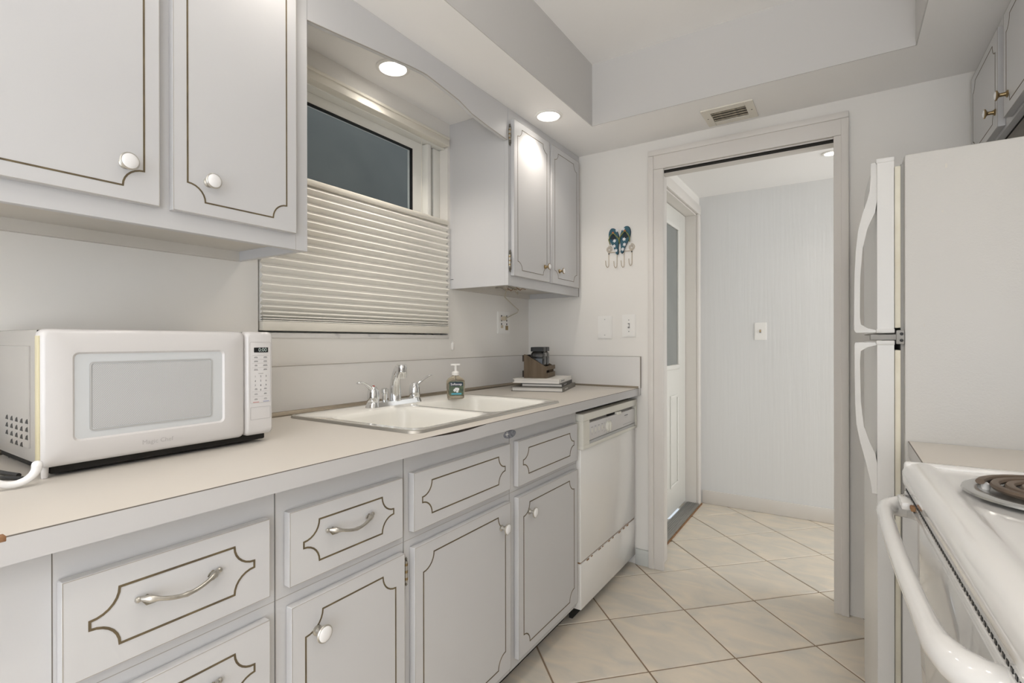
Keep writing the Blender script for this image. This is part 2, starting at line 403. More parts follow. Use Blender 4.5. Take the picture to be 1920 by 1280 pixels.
th = struct(b.build('trim_4'), 'ribbed aluminium threshold under the hall door')
b = MB(); b.box(-0.838, -0.832, 2.842, 3.76, 0, 0.008, 'rust'); b.build('worn_edge', th)

# ------------------------------------------------------------------ window
b = MB(); xg = XW-0.075
fr = [(WY0, WY0+0.05, WZ0, WZ1), (1.672, WY1, WZ0, WZ1), (WY0+0.0502, 1.6718, 2.018, WZ1), (WY0+0.0502, 1.6718, WZ0, WZ0+0.05)]
for q in fr: b.box(xg-0.02, xg+0.012, *q, 'window_frame')
b.box(xg+0.012, xg+0.045, 1.735, 1.760, WZ0, 2.0545, 'window_frame', 0.003)
b.box(xg+0.012, xg+0.060, WY0, WY1, 2.055, WZ1, 'window_frame', 0.003)
b.box(xg+0.012, xg+0.030, 1.790, WY1, WZ0, 2.0545, 'window_frame', 0.003)
win = struct(b.build('window_1'), 'white framed window over the sink showing a dark slate pane')
b = MB(); b.box(xg-0.006, xg-0.002, WY0+0.045, 1.675, WZ0+0.045, 2.022, 'pane'); b.build('glass_pane', win)
b = MB()
for q in [(WY0+0.05, 1.672, 2.012, 2.018), (1.666, 1.672, WZ0+0.05, 2.018)]: b.box(xg, xg+0.013, *q, 'black')
b.build('glazing_gasket', win)
b = MB(); b.box(xg+0.015, xg+0.020, 1.765, 1.773, 1.60, 1.99, 'chrome'); b.build('tilt_bar', win)
b = MB(); b.box(XW-TK, XW+0.006, WY0-0.002, WY1+0.004, WZ0-0.018, WZ0, 'marble', 0.003); b.build('window_sill', win)
b = MB(); b.box(-2.35, -2.30, -0.6, 3.6, 0.0, 3.2, 'outside'); struct(b.build('exterior_backdrop'), 'slate backdrop added outside the kitchen window for its dark view')  # backdrop added to give the panes their dark outdoor tone
# cellular shade
bl = thing('window_shade', (XW, (WY0+WY1)/2, WZ0), 'cream pleated cellular shade covering the lower half of the sink window', 'window shade')
sy0, sy1 = WY0+0.006, WY1-0.010
b = MB()
zs = [1.695]
for d in [0.0285]*12+[0.027, 0.025, 0.022, 0.019, 0.015, 0.011, 0.007, 0.006]: zs.append(zs[-1]-d)
xc, dx = XW-0.004, 0.021
right = []; left = []
for i in range(len(zs)-1):
    zt, zb = zs[i], zs[i+1]; zm = (zt+zb)/2
    right += [(xc+0.004, zt), (xc+dx*0.9, zm+0.002), (xc+dx, zm-0.001)]; left += [(xc-0.004, zt), (xc-dx, zm)]
right.append((xc+0.004, zs[-1])); left.append((xc-0.004, zs[-1]))
for pr in (right, left):
    vs = []
    for p in pr: vs += [(p[0], sy0, p[1]), (p[0], sy1, p[1])]
    b.add(vs, [(2*i, 2*i+1, 2*i+3, 2*i+2) for i in range(len(pr)-1)], 'shade')
for yy in (sy0, sy1):
    for i in range(len(zs)-1):
        zt, zb = zs[i], zs[i+1]; zm = (zt+zb)/2
        b.add([(xc-0.004, yy, zt), (xc+0.004, yy, zt), (xc+dx, yy, zm), (xc+0.004, yy, zb), (xc-0.004, yy, zb), (xc-dx, yy, zm)], [(0, 1, 2, 3, 4, 5)], 'shade')
b.build('pleated_fabric', bl)
b = MB(); b.box(xc-0.022, xc+0.022, sy0, sy1, 1.694, 1.716, 'rail', 0.005); b.build('top_rail', bl)
b = MB(); b.box(xc-0.020, xc+0.022, sy0, sy1, WZ0+0.006, zs[-1]+0.001, 'rail', 0.003); b.build('bottom_rail', bl)
b = MB(); b.box(xc-0.028, xc+0.028, sy0, sy1-0.004, 2.058, 2.090, 'rail', 0.004); b.box(xc+0.018, xc+0.034, sy0, sy1-0.004, 2.086, 2.0985, 'rail', 0.004); b.build('head_rail', bl)
b = MB(); b.box(xc+0.004, xc+0.016, sy1-0.004, sy1+0.008, 2.074, 2.084, 'pewter'); b.build('mounting_clip', bl)
for yy in (sy0+0.16, sy1-0.16):
    b = MB(); b.tube([(xc, yy, 1.716), (xc, yy, 2.058)], 0.0007, 'rail', 5); b.build('lift_cord', bl)
# cord tassel / cleats on the wall beside the window
cl = MB(); cl.box(XW, XW+0.010, 1.862, 1.874, 1.115, 1.150, 'plate_white', 0.003); cl.box(XW, XW+0.007, 1.865, 1.871, 1.150, 1.158, 'plate_white', 0.001)
tag(cl.build('cord_cleat'), 'small white plastic cleat on the wall below the window corner', 'cleat')
cl = MB(); cl.tube([(XW+0.002, 1.868, 1.485), (XW+0.008, 1.869, 1.478), (XW+0.008, 1.871, 1.466), (XW+0.003, 1.866, 1.460)], 0.0022, 'plate_white', 6); cl.box(XW, XW+0.004, 1.863, 1.873, 1.478, 1.490, 'plate_white', 0.001)
tag(cl.build('wall_hook'), 'tiny white painted hook on the wall beside the shade', 'hook')

# ------------------------------------------------------------------ cabinet parts
def groove_path(s0, s1, t0, t1, r, n=7):
    pts = []
    for cx, cy, a0 in ((s1, t1, 270), (s0, t1, 360), (s0, t0, 90), (s1, t0, 180)):
        for k in range(n+1):
            a = math.radians(a0-90*k/n); pts.append((cx+r*math.cos(a), cy+r*math.sin(a)))
    return pts
def slab(parent, name, xf, sgn, y0, y1, z0, z1, inset, r, lw=0.0035, th=0.019):
    """overlay front whose outer face is the plane x = xf, facing sgn"""
    b = MB(); xa, xb = (xf-th, xf) if sgn > 0 else (xf, xf+th)
    b.box(xa, xb, y0, y1, z0, z1, 'cabinet', 0.0012, 1)
    d = b.build(name, parent); fn = front_x(xf, sgn)
    g = MB(); g.ribbon(groove_path(y0+inset, y1-inset, z0+inset, z1-inset, r), lw, fn, 'inlay', 0.0006); g.build('inlay_line', d)
    g = MB(); q = 0.0010
    g.ribbon([(y0+q, z0+q), (y1-q, z0+q), (y1-q, z1-q), (y0+q, z1-q)], 0.0011, fn, 'seam_soft', 0.0003); g.build('edge_line', d)
    return d
def knob(parent, xf, sgn, y, z, r=0.0175):
    b = MB(); ax = (sgn, 0, 0); o = (xf, y, z)
    b.lathe([(0.0105, 0), (0.0105, 0.002), (0.007, 0.004), (0.0055, 0.008), (0.0055, 0.018), (0.010, 0.021), (r, 0.0235), (r+0.0006, 0.0255), (r-0.0012, 0.0275)], o, ax, 'pewter' if r > 0.0165 else 'brass_old', 24)
    b.lathe([(r-0.0014, 0.0268), (r-0.004, 0.0290), (0.006, 0.0302), (0, 0.0305)], o, ax, 'porcelain', 24)
    return b.build('knob', parent)
def pull(parent, xf, y, z, L=0.116):
    b = MB(); pts = []; rs = []; n = 22
    for k in range(n+1):
        u = k/n; s = -1+2*u
        nrm = 0.004+0.020*max(0, 1-abs(s)**3.2)
        zz = z-0.006*math.cos(math.pi*s*0.9)+0.003
        pts.append((xf+nrm, y+s*L/2, zz)); a = abs(s)
        rs.append(0.0034+0.0030*math.exp(-((a-0.80)/0.10)**2)+0.0010*math.exp(-(s/0.06)**2)-0.0006*(a > 0.93))
    b.tube(pts, rs, 'pewter', 10)
    for s in (-1, 1):
        b.lathe([(0.0001, -0.005), (0.0036, -0.0035), (0.0048, 0), (0.0036, 0.0035), (0.0001, 0.005)], (xf+0.0045, y+s*(L/2+0.002), z+0.008), (0, 1, 0), 'pewter', 10)
        for q in (-1, 1): b.tube([(xf+0.003, y+s*L*0.48, z+0.006), (xf+0.006, y+s*L*0.42, z+0.004+q*0.006), (xf+0.010, y+s*L*0.33, z+0.002+q*0.004)], [0.0014, 0.0028, 0.001], 'pewter_dark', 8)
        b.lathe([(0.0045, 0), (0.0045, 0.008)], (xf, y+s*L*0.41, z+0.004), (1, 0, 0), 'pewter', 10)
    return b.build('pull_handle', parent)
def hinge(parent, xf, y, z, sgn=1, L=0.098):
    b = MB(); n = 12
    # ornate leaf plate on the frame
    poly = []
    for k in range(n+1):
        t = -1+2*k/n; poly.append((-0.004-0.010*(0.55+0.45*math.cos(3.2*math.pi*t))*(1-abs(t)**6), t*L/2))
    poly = [(0.004, -L/2*0.9)]+[(p[0], p[1]) for p in poly]+[(0.004, L/2*0.9)]
    b.prism(poly, lambda s, t: Vector((xf-0.0175, y+s*sgn, z+t)), lambda s, t: Vector((xf-0.0150, y+s*sgn, z+t)), 'pewter_dark')
    b.lathe([(0.0042, -L*0.27), (0.0042, L*0.27)], (xf-0.0135, y+0.006*sgn, z), (0, 0, 1), 'pewter', 10)
    for k in (-1, 0, 1): b.lathe([(0.0050, -0.003), (0.0050, 0.003)], (xf-0.0135, y+0.006*sgn, z+k*L*0.18), (0, 0, 1), 'brass_old', 10)
    for k in (-1, 1): b.lathe([(0.0001, 0), (0.0038, 0.004), (0.0001, 0.010)], (xf-0.0135, y+0.006*sgn, z+k*L*0.27-(0 if k > 0 else 0.010)), (0, 0, 1), 'pewter_dark', 8)
    return b.build('hinge', parent)

# ---- base cabinets (fronts face +x)
XF, XFF, XBK = -0.900, -0.920, XW
def base_body(parent, y0, y1, seam=True, left_panel=False):
    b = MB(); zb, ztop = 0.066, 0.8765
    b.box(-0.945, XFF, y0, y1, zb, ztop, 'cabinet', 0.0008, 1)                 # face frame board
    b.box(XBK, -0.945, y0+0.001, y0+0.017, zb, 0.700, 'cabinet'); b.box(XBK, -0.945, y1-0.017, y1-0.001, zb, 0.700, 'cabinet')
    b.box(XBK, -0.945, y0+0.017, y1-0.017, zb, zb+0.016, 'cabinet')
    o = b.build('carcass', parent)
    k = MB(); k.box(XBK+0.02, -0.972, y0, y1, 0, zb, 'dark_gap'); k.build('toe_kick', parent)
    if seam:
        s = MB(); s.box(XFF, XFF+0.0003, y0-0.0006, y0+0.0006, zb, ztop, 'seam_soft'); s.box(XFF, XFF+0.0003, y0, y1, 0.655, 0.6562, 'seam_soft'); s.build('frame_joint', parent)
    return o
c1 = thing('base_cabinet', (-1.2, 0.38, 0), 'white base cabinet below the microwave with a stack of drawers', 'cabinet')
base_body(c1, -0.30, 0.575)
b = MB(); b.box(XFF, XFF+0.0004, 0.2445, 0.2457, 0.066, 0.8765, 'seam'); b.build('filler_joint', c1)
for z0, z1 in ((0.679, 0.825), (0.489, 0.636), (0.299, 0.446), (0.095, 0.256)):
    d = slab(c1, 'drawer_front', XF, 1, 0.250, 0.554, z0, z1, 0.031, 0.036); pull(d, XF, 0.399, (z0+z1)/2+0.006)
c2 = thing('base_cabinet', (-1.2, 0.75, 0), 'white base cabinet left of the sink with one drawer over one knobbed door', 'cabinet')
base_body(c2, 0.577, 0.918)
d = slab(c2, 'drawer_front', XF, 1, 0.594, 0.898, 0.678, 0.824, 0.031, 0.036); pull(d, XF, 0.738, 0.757)
d = slab(c2, 'door', XF, 1, 0.598, 0.904, 0.098, 0.637, 0.031, 0.040); knob(d, XF, 1, 0.655, 0.568); hinge(d, XF, 0.9155, 0.583)
c3 = thing('base_cabinet', (-1.2, 1.16, 0), 'white sink base cabinet with a plain false drawer front over one wide door', 'cabinet')
base_body(c3, 0.920, 1.400)
d = slab(c3, 'drawer_front', XF, 1, 0.936, 1.378, 0.678, 0.826, 0.031, 0.036)
d = slab(c3, 'door', XF, 1, 0.939, 1.379, 0.098, 0.637, 0.031, 0.040); knob(d, XF, 1, 1.325, 0.570)
c4 = thing('base_cabinet', (-1.2, 1.66, 0), 'white base cabinet between the sink base and the dishwasher', 'cabinet')
base_body(c4, 1.402, 1.900)
d = slab(c4, 'drawer_front', XF, 1, 1.426, 1.874, 0.674, 0.824, 0.031, 0.036)
d = slab(c4, 'door', XF, 1, 1.428, 1.874, 0.098, 0.637, 0.031, 0.040); knob(d, XF, 1, 1.496, 0.574)
# oval badge on the face frame
b = MB(); b.prism([(1.404+0.036*math.cos(2*math.pi*k/28), 0.8505+0.0135*math.sin(2*math.pi*k/28)) for k in range(28)], lambda s, t: Vector((XFF, s, t)), lambda s, t: Vector((XFF+0.002, s, t)), 'sticker')
text_mesh(b, '+', 0.030, lambda s, t, n: Vector((XFF+0.002+n, 1.385+s, 0.8505+t)), 'print_white', bold=0.001)
tag(b.build('oval_badge'), 'small silvery oval badge stuck above the drawer next to the sink base', 'badge')

# ---- worktop with sink cut-out
SY0, SY1, SX0, SX1 = 0.972, 1.800, -1.490, -0.930
b = MB(); zt0 = 0.8775; y0c = -0.30; xfr = -0.878
cy0, cy1, cx0, cx1 = SY0+0.016, SY1-0.016, SX0+0.016, SX1-0.016
for q in [(XW+0.019, xfr, y0c, cy0), (XW+0.019, xfr, cy1, YE-0.0195), (XW+0.019, cx0, cy0, cy1), (cx1, xfr, cy0, cy1)]: b.box(q[0], q[1], q[2], q[3], zt0, ZK, 'counter')
wt = tag(b.build('countertop'), 'long cream laminate worktop under the window with a pale front edge', 'countertop')
b = MB(); b.box(xfr, xfr+0.002, y0c, YE, zt0, ZK-0.0012, 'counter_edge'); b.box(-0.873, xfr, YE-0.0195, YE, zt0, ZK-0.0002, 'counter_edge'); b.build('front_edge', wt)
b = MB(); b.box(xfr-0.0005, xfr+0.0016, y0c, YE, ZK-0.0012, ZK+0.0002, 'seam')
vs = []
for k in range(21):
    u = k/20; yy = 0.975+0.235*u; hgt = 0.0045*math.sin(math.pi*u)**1.3
    vs += [(xfr+0.0022, yy, ZK), (xfr+0.0022, yy, ZK-0.0012-hgt)]
b.add(vs, [(2*i, 2*i+1, 2*i+3, 2*i+2) for i in range(20)], 'wood_dark'); b.build('edge_seam', wt)
b = MB(); b.box(xfr-0.012, xfr+0.0025, 0.183, 0.190, ZK-0.006, ZK+0.001, 'rust', 0.001); b.build('rust_spot', wt)
bs = MB(); bs.box(XW, XW+0.018, y0c, YE-0.019, ZK+0.0004, 1.0745, 'backsplash'); bs.box(XW, -0.872, YE-0.018, YE, ZK+0.0004, 1.0745, 'backsplash'); o = bs.build('backsplash', wt); o['label'] = 'low pale laminate upstand along the back of the worktop'
b = MB(); b.box(XW, XW+0.0185, y0c, YE-0.0185, 1.0745, 1.0765, 'seam_soft'); b.box(XW, -0.871, YE-0.0185, YE, 1.0745, 1.0765, 'seam_soft'); b.box(-0.872, -0.8705, YE-0.0185, YE, ZK, 1.0765, 'seam_soft'); b.build('top_seam', o)
b = MB()
b.prism([(0, 0), (0.014, 0), (0.013, 0.004), (0.007, 0.008), (0.003, 0.014), (0, 0.015)], lambda s, t: Vector((XW+0.0181+s, y0c, ZK+t)), lambda s, t: Vector((XW+0.0181+s, YE-0.0185, ZK+t)), 'cove')
b.prism([(0, 0), (0.012, 0), (0.006, 0.005), (0.002, 0.008), (0, 0.009)], lambda s, t: Vector((XW+0.02, YE-0.0181-s, ZK+t)), lambda s, t: Vector((-0.880, YE-0.0181-s, ZK+t)), 'cove')
b.build('cove_strip', o)

# ---- sink
ZS = ZK+0.0065
sk = thing('kitchen_sink', (-1.21, 1.386, ZK), 'cream enamel double bowl sink with a metal rim set in the worktop', 'sink')
sx, sy = (SX0+SX1)/2, (SY0+SY1)/2; hx, hy = (SX1-SX0)/2, (SY1-SY0)/2
bm = bmesh.new()
def loop(pts, z): 
    vs = [bm.verts.new((p[0], p[1], z)) for p in pts]
    return vs, [bm.edges.new((vs[i], vs[(i+1) % len(vs)])) for i in range(len(vs))]
outer, eo = loop(rrect(sx, sy, hx-0.008, hy-0.008, 0.03), ZS)
basins = []
bx0, bx1 = -1.352, -0.962
for (b0, b1) in ((1.010, 1.345), (1.385, 1.762)):
    prev, ee = loop(rrect((bx0+bx1)/2, (b0+b1)/2, (bx1-bx0)/2, (b1-b0)/2, 0.05), ZS); eo += ee; first = prev
    for ins, dz, rr in ((0.006, 0.004, 0.05), (0.012, 0.016, 0.05), (0.022, 0.10, 0.05), (0.034, 0.150, 0.055), (0.06, 0.170, 0.05), (0.10, 0.175, 0.04)):
        pts = rrect((bx0+bx1)/2, (b0+b1)/2, (bx1-bx0)/2-ins, (b1-b0)/2-ins, rr)
        nv = [bm.verts.new((p[0], p[1], ZS-dz)) for p in pts]
        for i in range(len(nv)): bm.faces.new((prev[i], prev[(i+1) % len(nv)], nv[(i+1) % len(nv)], nv[i]))
        prev = nv
    bm.faces.new(prev); basins.append(((bx0+bx1)/2, (b0+b1)/2))
bmesh.ops.triangle_fill(bm, use_beauty=True, edges=eo)
b = MB(); b.bm(bm, 'sink', True); b.build('bowl_deck', sk)
b = MB()
o1 = rrect(sx, sy, hx, hy, 0.034); o2 = rrect(sx, sy, hx-0.011, hy-0.011, 0.027); n = len(o1)
vs = [(p[0], p[1], ZK+0.0004) for p in o1]+[(p[0], p[1], ZS+0.001) for p in rrect(sx, sy, hx-0.003, hy-0.003, 0.032)]+[(p[0], p[1], ZS+0.0012) for p in o2]+[(p[0], p[1], ZS-0.001) for p in o2]
b.add(vs, [(r*n+i, r*n+(i+1) % n, (r+1)*n+(i+1) % n, (r+1)*n+i) for r in range(3) for i in range(n)], 'steel_trim', True); b.build('metal_rim', sk)
for (dx_, dy_) in basins:
    b = MB(); b.lathe([(0.042, 0.0), (0.042, 0.003), (0.034, 0.004), (0.030, 0.001), (0.0, 0.001)], (dx_, dy_, ZS-0.1745), (0, 0, 1), 'chrome', 20); b.build('drain', sk)

# ---- faucet
fx = -1.412
fa = thing('faucet', (fx, 1.365, ZS), 'chrome two handle kitchen faucet standing on the sink deck', 'faucet')
fy = [1.262, 1.368, 1.472]
b = MB(); pl = rrect(fx, fy[1], 0.024, 0.133, 0.022, 5); b.prism(pl, lambda s, t: Vector((s, t, ZS)), lambda s, t: Vector((fx+(s-fx)*0.82, fy[1]+(t-fy[1])*0.965, ZS+0.016)), 'chrome'); b.build('base_plate', fa)
for y_, sgn in ((fy[0], -1), (fy[2], 1)):
    b = MB(); b.lathe([(0.024, 0), (0.021, 0.014), (0.0195, 0.0165), (0.0205, 0.018), (0.0215, 0.026), (0.021, 0.045), (0.018, 0.062), (0.011, 0.072), (0, 0.075)], (fx, y_, ZS+0.002), (0, 0, 1), 'chrome', 24); hd = b.build('handle', fa)
    b = MB(); b.tube([(fx, y_+sgn*0.004, ZS+0.058), (fx+0.006, y_+sgn*0.022, ZS+0.074), (fx+0.010, y_+sgn*0.045, ZS+0.087), (fx+0.013, y_+sgn*0.066, ZS+(0.094 if sgn < 0 else 0.096)), (fx+0.014, y_+sgn*0.082, ZS+(0.092 if sgn < 0 else 0.100))], [0.011, 0.0088, 0.0075, 0.0068, 0.006], 'chrome', 12, flat=0.6); b.build('lever', hd)
    if sgn < 0:
        b = MB(); b.lathe([(0.0045, 0), (0.0045, 0.0015), (0, 0.002)], (fx+0.002, y_+0.001, ZS+0.0762), (0, 0, 1), 'print_red', 10); b.build('hot_dot', hd)
b = MB(); yc = fy[1]
b.lathe([(0.024, 0), (0.023, 0.03), (0.020, 0.048)], (fx, yc, ZS+0.014), (0, 0, 1), 'chrome', 20)
b.tube([(fx, yc, ZS+0.03), (fx+0.004, yc-0.003, ZS+0.062), (fx+0.011, yc-0.007, ZS+0.090), (fx+0.024, yc-0.014, ZS+0.116), (fx+0.044, yc-0.026, ZS+0.134), (fx+0.066, yc-0.040, ZS+0.142), (fx+0.086, yc-0.053, ZS+0.140)], [0.023, 0.0205, 0.0180, 0.0165, 0.0155, 0.0160, 0.0165], 'chrome', 16)
b.build('spout', fa)
b = MB(); b.lathe([(0.0150, 0.012), (0.0185, 0.006), (0.0188, 0.0), (0.0188, -0.010), (0.0180, -0.0108), (0.0188, -0.0116), (0.0188, -0.032), (0.0170, -0.036), (0.0130, -0.037), (0, -0.0375)], (fx+0.092, yc-0.056, ZS+0.142), (0.10, -0.05, 1), 'chrome', 20); b.build('aerator', fa)
b = MB(); b.lathe([(0.010, 0), (0.010, 0.03), (0.013, 0.032), (0.013, 0.046), (0.009, 0.050), (0, 0.050)], (fx-0.008, yc-0.045, ZS+0.014), (0, 0, 1), 'chrome', 14); b.build('diverter', fa)

# ---- soap bottle
sp0 = Vector((-1.335, 1.632, ZS)); ang = math.atan2(-0.70, 0.72)
ca, sa = math.cos(ang), math.sin(ang)
def sl(s, t, n):     # s across the front (viewer's right), t up, n towards the viewer
    return sp0+Vector((-sa*s+ca*n, ca*s+sa*n, t))
so = thing('soap_dispenser', tuple(sp0), 'clear pump bottle of hand soap with a dark green label on the sink deck', 'soap bottle')
b = MB(); rings = [(0.030, 0.019, 0.000), (0.0345, 0.0225, 0.003), (0.0355, 0.023, 0.012), (0.0375, 0.024, 0.04), (0.0385, 0.0245, 0.062), (0.037, 0.0235, 0.074), (0.030, 0.020, 0.084), (0.018, 0.0155, 0.091), (0.0125, 0.0125, 0.094), (0.0120, 0.0120, 0.097)]
n = 28; vs = []; fs = []
for (rx, ry, zz) in rings:
    for k in range(n):
        a = 2*math.pi*k/n; ex = 0.62
        vs.append(sl(rx*math.copysign(abs(math.cos(a))**ex, math.cos(a)), zz, ry*math.copysign(abs(math.sin(a))**ex, math.sin(a))))
for i in range(len(rings)-1):
    for k in range(n): fs.append((i*n+k, i*n+(k+1) % n, (i+1)*n+(k+1) % n, (i+1)*n+k))
fs += [tuple(range(n)), tuple((len(rings)-1)*n+k for k in range(n))]
b.add(vs, fs, 'soap', True); b.build('bottle', so)
lab = MB()
lab.prism(rrect(0, 0.044, 0.029, 0.029, 0.007), lambda s, t: sl(s, t, 0.0238), lambda s, t: sl(s, t, 0.0252), 'soap_label')
lab.prism([(-0.026, 0.054), (0.027, 0.054), (0.027, 0.069), (-0.026, 0.069)], lambda s, t: sl(s, t, 0.0252), lambda s, t: sl(s, t, 0.0256), 'soap_navy')
text_mesh(lab, 'Softsoap', 0.0135, lambda s, t, n_: sl(s, 0.0612+t, 0.0257+n_), 'print_white', bold=0.0002)
for (cx, cy, r) in ((-0.006, 0.037, 0.006), (0.006, 0.041, 0.0065), (0.004, 0.032, 0.005), (-0.001, 0.043, 0.005)):
    for k in range(5):
        a = 2*math.pi*k/5+cx*90; px, py = cx+r*0.55*math.cos(a), cy+r*0.55*math.sin(a)
        lab.prism([(px+r*0.5*math.cos(q*math.pi/4), py+r*0.5*math.sin(q*math.pi/4)) for q in range(8)], lambda s, t: sl(s, t, 0.0252), lambda s, t: sl(s, t, 0.0256+0.0001*k), 'print_white')
lab.prism([(-0.020, 0.0195), (0.021, 0.0195), (0.021, 0.0255), (-0.020, 0.0255)], lambda s, t: sl(s, t, 0.0252), lambda s, t: sl(s, t, 0.0256), 'soap_cyan')
lab.build('label_sticker', so)
b = MB(); b.lathe([(0.0150, 0.0), (0.0155, 0.002), (0.0155, 0.012), (0.012, 0.0155), (0.007, 0.017), (0.0055, 0.018), (0.005, 0.040), (0.0055, 0.041)], sl(0, 0.0965, 0), (0, 0, 1), 'plate_white', 18); b.build('pump_collar', so)
b = MB(); b.prism(rrect(0.000, 0.0, 0.0205, 0.0075, 0.007), lambda s, t: sl(s, 0.1375, t), lambda s, t: sl(s, 0.1435, t), 'plate_white'); b.build('pump_head', so)
b = MB(); b.tube([sl(0, 0.012, 0), sl(0, 0.094, 0)], 0.002, 'print_light', 6); b.build('dip_tube', so)

# ---- microwave
mx, my0, my1, mz0, mz1 = -1.172, 0.297, 0.732, 0.934, 1.180
mw = thing('microwave', (-1.33, 0.515, ZK+0.0003), 'white countertop microwave oven standing on the worktop', 'microwave')
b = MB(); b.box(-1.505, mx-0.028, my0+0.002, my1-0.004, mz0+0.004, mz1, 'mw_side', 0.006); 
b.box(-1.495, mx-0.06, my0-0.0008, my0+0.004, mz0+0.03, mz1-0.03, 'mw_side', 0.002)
b.build('casing', mw)
b = MB(); b.box(mx-0.028, mx-0.024, my0+0.003, my1-0.003, mz0+0.004, mz1-0.002, 'dark_gap'); b.build('door_gap', mw)
ys = 0.661
# door: frame around a recessed window
wy0, wy1, wz0, wz1 = 0.342, 0.613, 0.975, 1.138
b = MB(); bm = bmesh.new()
def fvert(y, z, x): return bm.verts.new((x, y, z))
def ring(pts, x): return [fvert(p[0], p[1], x) for p in pts]
outp = rrect((my0+ys)/2, (mz0+mz1)/2, (ys-my0)/2, (mz1-mz0)/2, 0.012)
rings_ = [ring(outp, mx-0.024), ring(outp, mx-0.010), ring(rrect((my0+ys)/2, (mz0+mz1)/2, (ys-my0)/2-0.002, (mz1-mz0)/2-0.002, 0.012), mx-0.004), ring(rrect((my0+ys)/2, (mz0+mz1)/2, (ys-my0)/2-0.008, (mz1-mz0)/2-0.008, 0.010), mx),
          ring(rrect((wy0+wy1)/2, (wz0+wz1)/2, (wy1-wy0)/2, (wz1-wz0)/2, 0.010), mx), ring(rrect((wy0+wy1)/2, (wz0+wz1)/2, (wy1-wy0)/2-0.004, (wz1-wz0)/2-0.004, 0.008), mx-0.004)]
for r0, r1 in zip(rings_, rings_[1:]):
    for i in range(len(r0)): bm.faces.new((r0[i], r0[(i+1) % len(r0)], r1[(i+1) % len(r0)], r1[i]))
bm.faces.new(rings_[0])
b.bm(bm, 'plastic_white', True); md = b.build('oven_door', mw)
b = MB(); b.prism(rrect((wy0+wy1)/2, (wz0+wz1)/2, (wy1-wy0)/2-0.003, (wz1-wz0)/2-0.003, 0.008), lambda s, t: Vector((mx-0.007, s, t)), lambda s, t: Vector((mx-0.0035, s, t)), 'mw_glass'); mg = b.build('window_panel', md)
b = MB(); b.prism(rrect(0.4775, 1.055, 0.106, 0.060, 0.004), lambda s, t: Vector((mx-0.0040, s, t)), lambda s, t: Vector((mx-0.0030, s, t)), 'mw_screen'); b.build('perforated_screen', md)
b = MB(); b.ribbon(rrect(0.4775, 1.055, 0.1085, 0.0630, 0.005), 0.003, lambda s, t, n: Vector((mx-0.0030+n, s, t)), 'grey_strip', 0.0008); b.build('screen_frame', md)
b = MB(); b.box(mx-0.0235, mx-0.0055, my0-0.0012, my0+0.002, mz0+0.012, mz1-0.012, 'plastic_yellowed', 0.001); b.build('yellowed_edge', md)
b = MB(); text_mesh(b, 'Magic Chef', 0.0125, lambda s, t, n: Vector((mx+n, 0.479+s, 0.9555+t)), 'print_light'); b.build('logo', md)
# control panel
b = MB(); bm = bmesh.new(); outp = rrect((ys+my1)/2, (mz0+mz1)/2, (my1-ys)/2-0.0008, (mz1-mz0)/2, 0.010)
cy_, cz_ = (ys+my1)/2, (mz0+mz1)/2
rings_ = [ring(outp, mx-0.024), ring(outp, mx-0.010), ring(rrect(cy_, cz_, (my1-ys)/2-0.003, (mz1-mz0)/2-0.002, 0.010), mx-0.004), ring(rrect(cy_, cz_, (my1-ys)/2-0.007, (mz1-mz0)/2-0.008, 0.008), mx)]
for r0, r1 in zip(rings_, rings_[1:]):
    for i in range(len(r0)): bm.faces.new((r0[i], r0[(i+1) % len(r0)], r1[(i+1) % len(r0)], r1[i]))
bm.faces.new(rings_[-1]); bm.faces.new(rings_[0])
b.bm(bm, 'plastic_white', True); mp = b.build('control_panel', mw)
fnm = front_x(mx)
b = MB(); b.ribbon(rrect(0.6975, 1.083, 0.0255, 0.0725, 0.003), 0.0007, fnm, 'print_light', 0.0003); b.ribbon(rrect(0.6975, 0.986, 0.0245, 0.0145, 0.001), 0.0010, fnm, 'print_light', 0.0004); b.build('keypad_outline', mp)
b = MB(); b.box(mx, mx+0.0008, 0.6815, 0.7165, 1.1310, 1.1425, 'black_gloss'); text_mesh(b, '0:00', 0.0125, lambda s, t, n: Vector((mx+0.0008+n, 0.7025+s, 1.1367+t)), 'digit'); b.build('display', mp)
b = MB()
for z_ in (1.1235, 1.1140, 1.1045, 1.0945, 1.0375, 1.0255): b.box(mx, mx+0.0003, 0.6775, 0.7185, z_, z_+0.0005, 'print_light')
for z_, wds in ((1.1187, (9, 9)), (1.1092, (10, 9)), (1.0995, (7, 11)), (1.0895, (10, 9)), (1.0432, (7, 7)), (1.0312, (8, 7)), (1.0190, (8, 8))):
    for cyy, wd in ((0.6865, wds[0]), (0.7098, wds[1])):
        b.box(mx, mx+0.0003, cyy-wd*0.0005, cyy+wd*0.0005, z_-0.0011, z_-0.0001, 'print_grey'); b.box(mx, mx+0.0003, cyy-wd*0.0004, cyy+wd*0.0004, z_+0.0010, z_+0.0019, 'print_grey')
b.box(mx, mx+0.0003, 0.6925, 0.7045, 1.0800, 1.0808, 'print_grey')
for i, dgt in enumerate('1234567890'):
    r_, c_ = divmod(i, 3); cyy = 0.698 if dgt == '0' else (0.6845, 0.698, 0.7115)[c_]
    text_mesh(b, dgt, 0.0062, lambda s, t, n: Vector((mx+n, cyy+s, (1.0735-0.0108*r_)+t)), 'print_grey', bold=0.0001)
b.box(mx, mx+0.0003, 0.679, 0.694, 1.0120, 1.0130, 'print_red'); b.box(mx, mx+0.0003, 0.704, 0.719, 1.0125, 1.0135, 'print_blue')
b.build('keypad_print', mp)
b = MB()
